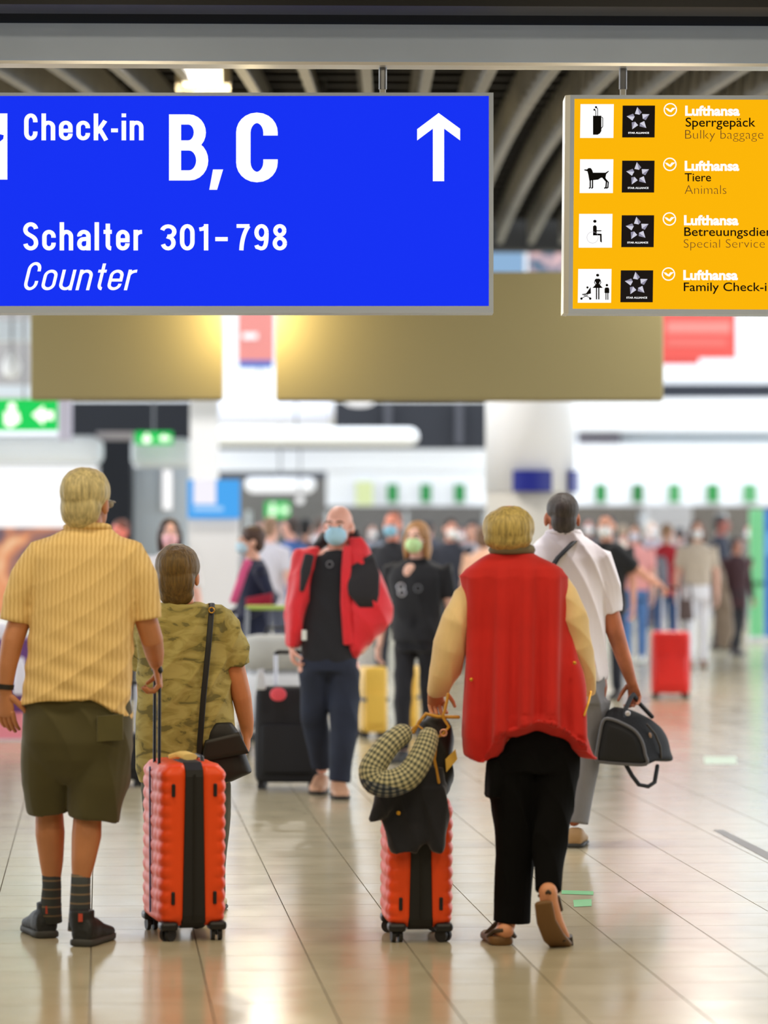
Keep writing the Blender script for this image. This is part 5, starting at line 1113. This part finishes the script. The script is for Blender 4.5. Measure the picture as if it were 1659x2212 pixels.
part('badge', G().cbox(q(657, 1372, -.17), (.03, .006, .06)), mat('badge_white', (226, 230, 226), .4), root)
part('shirt_emblem', G().tube([q(712 + 7 * math.cos(a), 1219 + 7 * math.sin(a), -.118) for a in [i * .6 for i in range(12)]], .003, 6), mat('emblem_grey', (130, 132, 140), .6), root, smooth=True)

# ---- the crowd: one builder, posed and dressed one by one
def figure(label, u, d, H, face, top, bottom, hair, style='short', skin=(226, 172, 146), mask_c=None, top_hem=.47, sleeves='short', stride=.06, arms=None, shoe=(60, 58, 60), vox=.016, build=1.0, legs='trousers', headturn=0.0, extra=None, top_mat=None):
    """face: heading in radians, 0 = away from the camera, pi = towards it; arms: per side (elbow, wrist) offsets from the shoulder in (side, forward, up) * H"""
    x = P(u, V0, d).x; s = H / 1.75; base = Vector((x, d, 0)); root = thing('person', base, label, 'person')
    f = Vector((math.sin(face), math.cos(face), 0)); w = Vector((math.cos(face), -math.sin(face), 0))
    def L(a, b, c): return base + w * (a * H) + f * (b * H) + UP * (c * H)
    hfv = Vector((math.sin(face + headturn), math.cos(face + headturn), 0)); R = frame(hfv); hc = L(0, .012, .932)
    sk = skin_m(skin); body, ex = G(), G(); head_geo(body, hc, R, s)
    body.tube([hc - UP * .05 * s, L(0, 0, .85), L(0, 0, .80)], [.052 * s, .056 * s, .065 * s], 12)
    body.tube([L(0, 0, .79), L(0, 0, .65), L(0, 0, .52)], [(.125 * s, .08 * s), (.12 * s, .08 * s), (.13 * s, .09 * s)], 16, ref=w)
    arms = arms or {}; J = {}
    for k, sd in (('l', -1), ('r', 1)):
        e, wr = arms.get(k, ((.025, -.01, -.17), (.03, .04, -.32)))
        sh = L(sd * .108 * build, 0, .805); el = sh + w * (sd * e[0] * H) + f * (e[1] * H) + UP * (e[2] * H); wp = sh + w * (sd * wr[0] * H) + f * (wr[1] * H) + UP * (wr[2] * H)
        J[k] = (sh, el, wp); body.tube([sh + (el - sh) * .2 - w * (sd * .02), el, wp], [.04 * s, .038 * s, .025 * s], 10)
        hd = (wp - el).normalized(); hand(body, ex, wp, hd, -w * sd + f * .2, f - hd * f.dot(hd), s, .5)
    A = {}
    for k, sd in (('l', -1), ('r', 1)):
        st = stride * sd; hip = L(sd * .05, 0, .5); kn = L(sd * .048, st * .6 + .012, .275); an = L(sd * .045, st, .045); A[k] = (hip, kn, an)
        body.tube([hip, kn, an], [.075 * s, .052 * s, .034 * s], 10)
    part('body', remesh(body, vox * .75, ORG[root], 2, extra=ex), sk, root)
    g = G(); hair_geo(g, hc, R, style, s * 1.02); part('hair', remesh(g, vox * .7, ORG[root], 2, strand(.003)), hair_m(hair), root)
    if math.cos(face + headturn) < .3: eyes(root, hc, R, s)
    if mask_c: mask(root, hc, R, s * 1.05, mask_c)
    g = G(); b_ = build
    g.loft([(L(0, 0, z), w * (a * b_ * H), f * (c * b_ * H), 2.4) for z, a, c in ((top_hem, .098, .074), (top_hem + .05, .098, .074), (.60, .092, .070), (.70, .103, .074), (.77, .112, .068), (.81, .100, .056), (.835, .06, .044), (.85, .042, .04))], 28)
    for k in 'lr':
        sh, el, wp = J[k]
        if sleeves == 'short': g.tube([sh - w * (sd * .05) , sh, sh + (el - sh) * .72], [.05 * s, .06 * s, .054 * s], 12, 'flat')
        elif sleeves == 'long': g.tube([sh - w * (sd * .05), sh, el, el + (wp - el) * .95], [.05 * s, .06 * s, .05 * s, .036 * s], 12)
    tp = part('top', remesh(g, vox * .8, ORG[root], 2, folds(.006, 24, 10, int(u) % 50)), top_mat or cloth_m(top), root)
    g = G(); g.loft([(L(0, 0, z), w * (a * H), f * (c * H), 2.5) for z, a, c in ((.58, .088, .066), (.52, .096, .072), (.46, .092, .068))], 24)
    for k in 'lr':
        hip, kn, an = A[k]
        if legs == 'trousers': g.tube([hip, kn, an + UP * .01], [.085 * s, .066 * s, .052 * s], 14, 'flat')
        else: g.tube([hip, hip + (kn - hip) * .85], [.085 * s, .08 * s], 14, 'flat')
    part('trousers' if legs == 'trousers' else 'shorts', remesh(g, vox * .8, ORG[root], 2, folds(.005, 24, 8, int(u) % 40 + 3)), cloth_m(bottom), root)
    for k in 'lr':
        an = A[k][2]; hl = Vector((an.x, an.y, .008)) - f * .06 * s; g = G(); shoe_geo(g, hl, f, .26 * s, .046 * s, .085 * s); s_ = part('shoe', g, mat('shoe_%d_%d_%d' % shoe, shoe, .6), root, smooth=True)
        gg = G(); sole_geo(gg, hl - UP * .008, f, .265 * s, .048 * s, .02); part('sole', gg, m_sole, s_, smooth=True)
    return root, L, J, w, f, s, R, hc
PI = math.pi
# blonde woman in black beside the man in the red jacket
r_, L, J, w, f, s, R, hc = figure('blonde person in black T-shirt with pale green mask and necklace', 902, 22.2, 1.64, PI + .35, (24, 25, 32), (26, 27, 36), (190, 140, 92), 'long', (246, 196, 176), (206, 244, 178), .50, 'short', .05, vox=.012, build=1.12)
for k, (du, dv) in enumerate(((866, 1268), (868, 1280))): part('necklace_ring', G().tube([P(du + 8 * math.cos(a), dv + 8 * math.sin(a), 22.02) for a in [i * .6 for i in range(12)]], .005, 6), mat('silver', (210, 210, 220), .3, .7), r_, smooth=True)
part('shirt_emblem', G().tube([P(903 + 8 * math.cos(a), 1271 + 8 * math.sin(a), 22.04) for a in [i * .6 for i in range(12)]], .003, 6), MATS['emblem_grey'], r_, smooth=True)
part('neckline', G().ell(P(887, 1236, 22.12), (.05, .03, .06)), skin_m((246, 196, 176)), r_, smooth=True)
# youth in the navy jacket, profile to the left
r_, L, J, w, f, s, R, hc = figure('young person in navy jacket with pink shoulder stripe, seen from the side', 548, 24.3, 1.60, -PI / 2 - .25, (24, 32, 62), (206, 204, 212), (78, 54, 44), 'full', (240, 184, 160), (196, 226, 244), .44, 'long', .03, vox=.012, arms={'l': ((.03, -.06, -.15), (.0, .10, -.24)), 'r': ((.03, -.05, -.15), (.0, .10, -.22))}, build=1.1)
part('pink_stripe', G().tube([P(u, v, 24.06) for u, v in ((536, 1212), (525, 1240), (514, 1272), (504, 1300))], [(.03, .012)] * 4, 10, ref=(1, 0, 0)), cloth_m((226, 92, 146)), r_, smooth=True)
part('crimson_panel', G().loft([(P(560, 1300 + 14 * k, 24.02), (.1, 0, .02), (0, .03, 0), 3) for k in (-1, 0, 1)], 18), cloth_m((150, 8, 44)), r_, smooth=True)
figure('person with dark hair and pink face mask behind the camouflage blouse', 366, 25.0, 1.66, PI - .15, (240, 238, 244), (60, 60, 70), (64, 46, 40), 'long', (250, 196, 180), (252, 196, 206), .47, 'short', .05, vox=.014)
figure('brown-haired person half hidden beside the ear of the striped-shirt man', 262, 30.0, 1.66, PI + .6, (40, 40, 48), (50, 50, 58), (110, 60, 48), 'short', (236, 130, 116), None, .47, 'long', .05)
figure('person in pale striped shirt standing behind the youth in navy', 584, 33.0, 1.70, .5, (206, 206, 222), (70, 76, 96), (150, 120, 100), 'short', (226, 176, 160), None, .47, 'short', .02)
figure('person in mid-blue T-shirt behind the red-jacketed man, looking left', 630, 35.0, 1.72, -.9, (42, 84, 150), (44, 50, 66), (60, 50, 50), 'crop', (228, 172, 156), None, .46, 'short', .03)
figure('dark-haired person in plum top just left of the red jacket', 660, 39.0, 1.70, .2, (84, 66, 80), (40, 40, 48), (28, 26, 30), 'short', (210, 160, 140), None, .47, 'long', .04)
figure('person in black polo with light blue mask behind the blonde woman', 850, 29.0, 1.74, PI + .3, (30, 32, 42), (40, 42, 54), (150, 84, 64), 'crop', (232, 150, 128), (140, 196, 226), .47, 'short', .06, vox=.014, arms={'l': ((.06, .02, -.12), (.1, .12, -.02))})
figure('person in dark jacket and white mask right of the blonde woman', 972, 36.0, 1.70, PI - .3, (38, 42, 56), (34, 36, 46), (46, 34, 34), 'short', (222, 160, 140), (236, 238, 240), .45, 'long', .05)
figure('person in pale grey shirt and dark cap left of the red vest', 1022, 38.0, 1.68, PI + .2, (196, 196, 212), (50, 54, 70), (30, 32, 42), 'short', (226, 170, 150), None, .47, 'short', .04)
figure('person in peach top mostly hidden behind the red vest', 1046, 33.0, 1.62, .4, (240, 190, 160), (70, 80, 110), (120, 90, 70), 'bob', (238, 190, 166), None, .47, 'short', .04)
# right side
rj = figure('dark-haired person in black T-shirt and white mask pulling a red suitcase', 1312, 30.4, 1.74, PI + .35, (20, 20, 24), (30, 34, 48), (40, 32, 34), 'crop', (230, 166, 140), (238, 238, 240), .46, 'short', .05, vox=.013, build=1.1, arms={'l': ((.02, -.02, -.17), (.04, .04, -.30)), 'r': ((.02, 0, -.17), (.03, .03, -.3))} )
# arm that reaches the case handle
g, ex = G(), G(); g.tube([P(1358, 1215, 30.3), P(1395, 1245, 30.3), P(1424, 1262, 30.45)], [.05, .042, .03], 12); hand(g, ex, P(1422, 1261, 30.45), Vector((.7, .4, -.5)), Vector((-.3, 0, -1)), Vector((0, -1, 0)), 1.0, .8)
part('reaching_arm', remesh(g, .01, ORG[rj[0]], 2, extra=ex), skin_m((230, 166, 140)), rj[0]); part('sleeve', G().tube([P(1330, 1190, 30.3), P(1364, 1220, 30.3)], [.085, .075], 14), cloth_m((20, 20, 24)), rj[0], smooth=True)
figure('person in pink top and blue jeans with white trainers and mask', 1372, 38.5, 1.66, PI + .2, (244, 170, 170), (84, 128, 190), (120, 100, 84), 'long', (240, 190, 170), (222, 226, 246), .52, 'short', .06, shoe=(236, 238, 232))
figure('person with backpack in dark red top walking away through the crowd', 1440, 40.0, 1.66, .1, (176, 30, 42), (44, 78, 126), (140, 104, 70), 'tail', (226, 170, 150), None, .47, 'short', .06)
bp = thing('backpack', P(1425, 1290, 39.7), 'grey backpack on the back of the person in dark red', 'backpack'); part('body', G().loft([(P(1424, 1290 - 88 * k, 39.78), (.11 * a, 0, 0), (0, .08 * a, 0), 3) for k, a in ((0, .8), (.1, 1), (.8, .95), (1, .6))], 20), cloth_m((124, 124, 134)), bp, smooth=True); part('pocket', G().loft([(P(1424, 1285 - 36 * k, 39.69), (.08, 0, 0), (0, .03, 0), 3) for k in (0, 1)], 16), cloth_m((104, 104, 116)), bp, smooth=True)
bc = figure('person in beige top, long taupe coat and white trousers with white mask', 1506, 37.5, 1.70, PI + .1, (196, 182, 166), (240, 240, 248), (112, 84, 70), 'long', (234, 184, 164), (232, 236, 240), .56, 'short', .09, vox=.014, shoe=(150, 110, 84))
g = G(); g.skin([g.ring_pts(P(u, v, 37.6), Vector((hw_, 0, 0)), Vector((0, .08, 0)), 18, 2.4) for u, v, hw_ in ((1535, 1190, .06), (1548, 1240, .10), (1560, 1310, .12), (1566, 1370, .11), (1560, 1400, .07))]); part('coat', remesh(g, .014, ORG[bc[0]], 2, folds(.01, 20, 8, 3)), cloth_m((128, 112, 96)), bc[0])
hb = thing('handbag', P(1482, 1340, 37.2), 'brown handbag carried by the person in white trousers', 'bag'); part('body', G().loft([(P(1480, 1340 - 46 * k, 37.25), (.10 * a, 0, 0), (0, .05, 0), 3) for k, a in ((0, .9), (.2, 1), (.9, .8), (1, .6))], 18), cloth_m((92, 76, 74)), hb, smooth=True); part('handle', G().tube([P(1468, 1296, 37.25), P(1472, 1262, 37.25), P(1490, 1262, 37.25), P(1494, 1296, 37.25)], .012, 8), cloth_m((70, 58, 56)), hb, smooth=True)
figure('person in navy suit standing at the counter near the green post', 1556, 43.0, 1.78, PI / 2 + .4, (30, 36, 56), (34, 34, 44), (40, 34, 36), 'short', (180, 110, 100), None, .45, 'long', .05, arms={'r': ((.02, .06, -.15), (.02, .2, -.17))})
figure('person in black coat behind the person in white trousers', 1590, 41.0, 1.50, PI - .4, (60, 30, 36), (30, 30, 36), (50, 40, 40), 'bob', (200, 140, 120), None, .40, 'long', .05)
# far queue in front of the counters
FAR = [(486, 50, (58, 52, 50), (90, 70, 64), 'person in charcoal in the far queue left of the exit sign'), (560, 52, (150, 150, 164), (60, 50, 46), 'grey-shirted person far behind the youth in navy'), (690, 48, (206, 200, 206), (80, 60, 50), 'far person in white behind the bald head'), (800, 50, (120, 126, 140), (70, 60, 56), 'far person in slate between red jacket and blonde woman'), (925, 47, (60, 62, 76), (40, 36, 38), 'far person in dark blue above the blonde head'), (1000, 52, (70, 60, 62), (30, 28, 30), 'far person in brown right of the blonde head'), (1075, 50, (180, 150, 140), (90, 80, 70), 'far person in dusty pink hidden near the red vest'), (1270, 46, (90, 84, 92), (60, 50, 50), 'far person in grey behind the white-shirted man'), (1345, 50, (206, 196, 180), (150, 130, 110), 'far person in cream between the two masked people'), (1405, 52, (150, 140, 150), (200, 190, 180), 'far pale-haired person behind the pink top'), (1468, 48, (70, 74, 90), (46, 40, 42), 'far person in blue-grey right of the backpack'), (1620, 52, (120, 112, 108), (60, 54, 50), 'far person in taupe behind the green post')]
for i, (u, d, c, h, lab) in enumerate(FAR):
    figure(lab, u, d, 1.62 + .03 * ((i * 7) % 5), PI * (i % 2) + .4 * ((i % 3) - 1), c, (56 + 9 * (i % 4), 58 + 7 * (i % 3), 72), h, ['short', 'bob', 'crop', 'long'][i % 4], (224, 170 - 6 * (i % 3), 148), (226, 232, 238) if i % 2 else None, .47, 'long' if i % 3 else 'short', .05, vox=.024)

# ---- baggage trolley with bags behind the man in the red jacket
TD = 22.6
tr = thing('baggage_trolley', P(600, V0 + FPX * HC / TD, TD), 'steel baggage trolley loaded with pale bags behind the red jacket', 'trolley')
zt_ = .32; cx = P(602, 1400, TD).x
part('platform', G().box((cx - .28, TD - .1, .2), (cx + .28, TD + .7, .24)), mat('trolley_grey', (150, 152, 158), .4, .5), tr)
for s_ in (-1, 1):
    part('upright', G().tube([(cx + s_ * .26, TD + .68, .22), (cx + s_ * .26, TD + .74, .7), (cx + s_ * .25, TD + .8, 1.02)], .016, 10), m_rod, tr, smooth=True)
part('push_bar', G().tube([(cx - .25, TD + .8, 1.02), (cx + .25, TD + .8, 1.02)], .018, 10), mat('bar_lime', (170, 196, 90), .5), tr, smooth=True)
for s_ in (-1, 0, 1):
    y = TD - .05 if s_ == 0 else TD + .6
    wv_ = part('wheel', G().cyl((cx + s_ * .24 - .02, y, .1), (cx + s_ * .24 + .02, y, .1), .1, seg=20), m_tread, tr); part('bracket', G().box((cx + s_ * .24 - .03, y - .02, .1), (cx + s_ * .24 + .03, y + .02, .21)), m_rod, wv_)
for i, (x0, z0, w_, h_, c, lab) in enumerate(((-.02, .24, .25, .36, (222, 226, 234), 'lower white bag stacked on the baggage trolley'), (-.03, .6, .24, .24, (186, 188, 186), 'grey-green bag on top of the baggage trolley'))):
    b0 = thing('travel_bag', (cx + x0, TD + .3, z0), lab, 'bag', 'bags on the trolley'); part('body', G().loft([((cx + x0, TD + .3, z0 + h_ * k), (w_ * a, 0, 0), (0, .2 * a, 0), 4) for k, a in ((0, .9), (.08, 1), (.8, .97), (.95, .85), (1, .6))], 28), cloth_m(c), b0, smooth=True)
    part('handle', G().tube([(cx + x0 - .08, TD + .3, z0 + h_ - .01), (cx + x0 - .06, TD + .3, z0 + h_ + .05), (cx + x0 + .06, TD + .3, z0 + h_ + .05), (cx + x0 + .08, TD + .3, z0 + h_ - .01)], .01, 8), m_rub, b0, smooth=True)
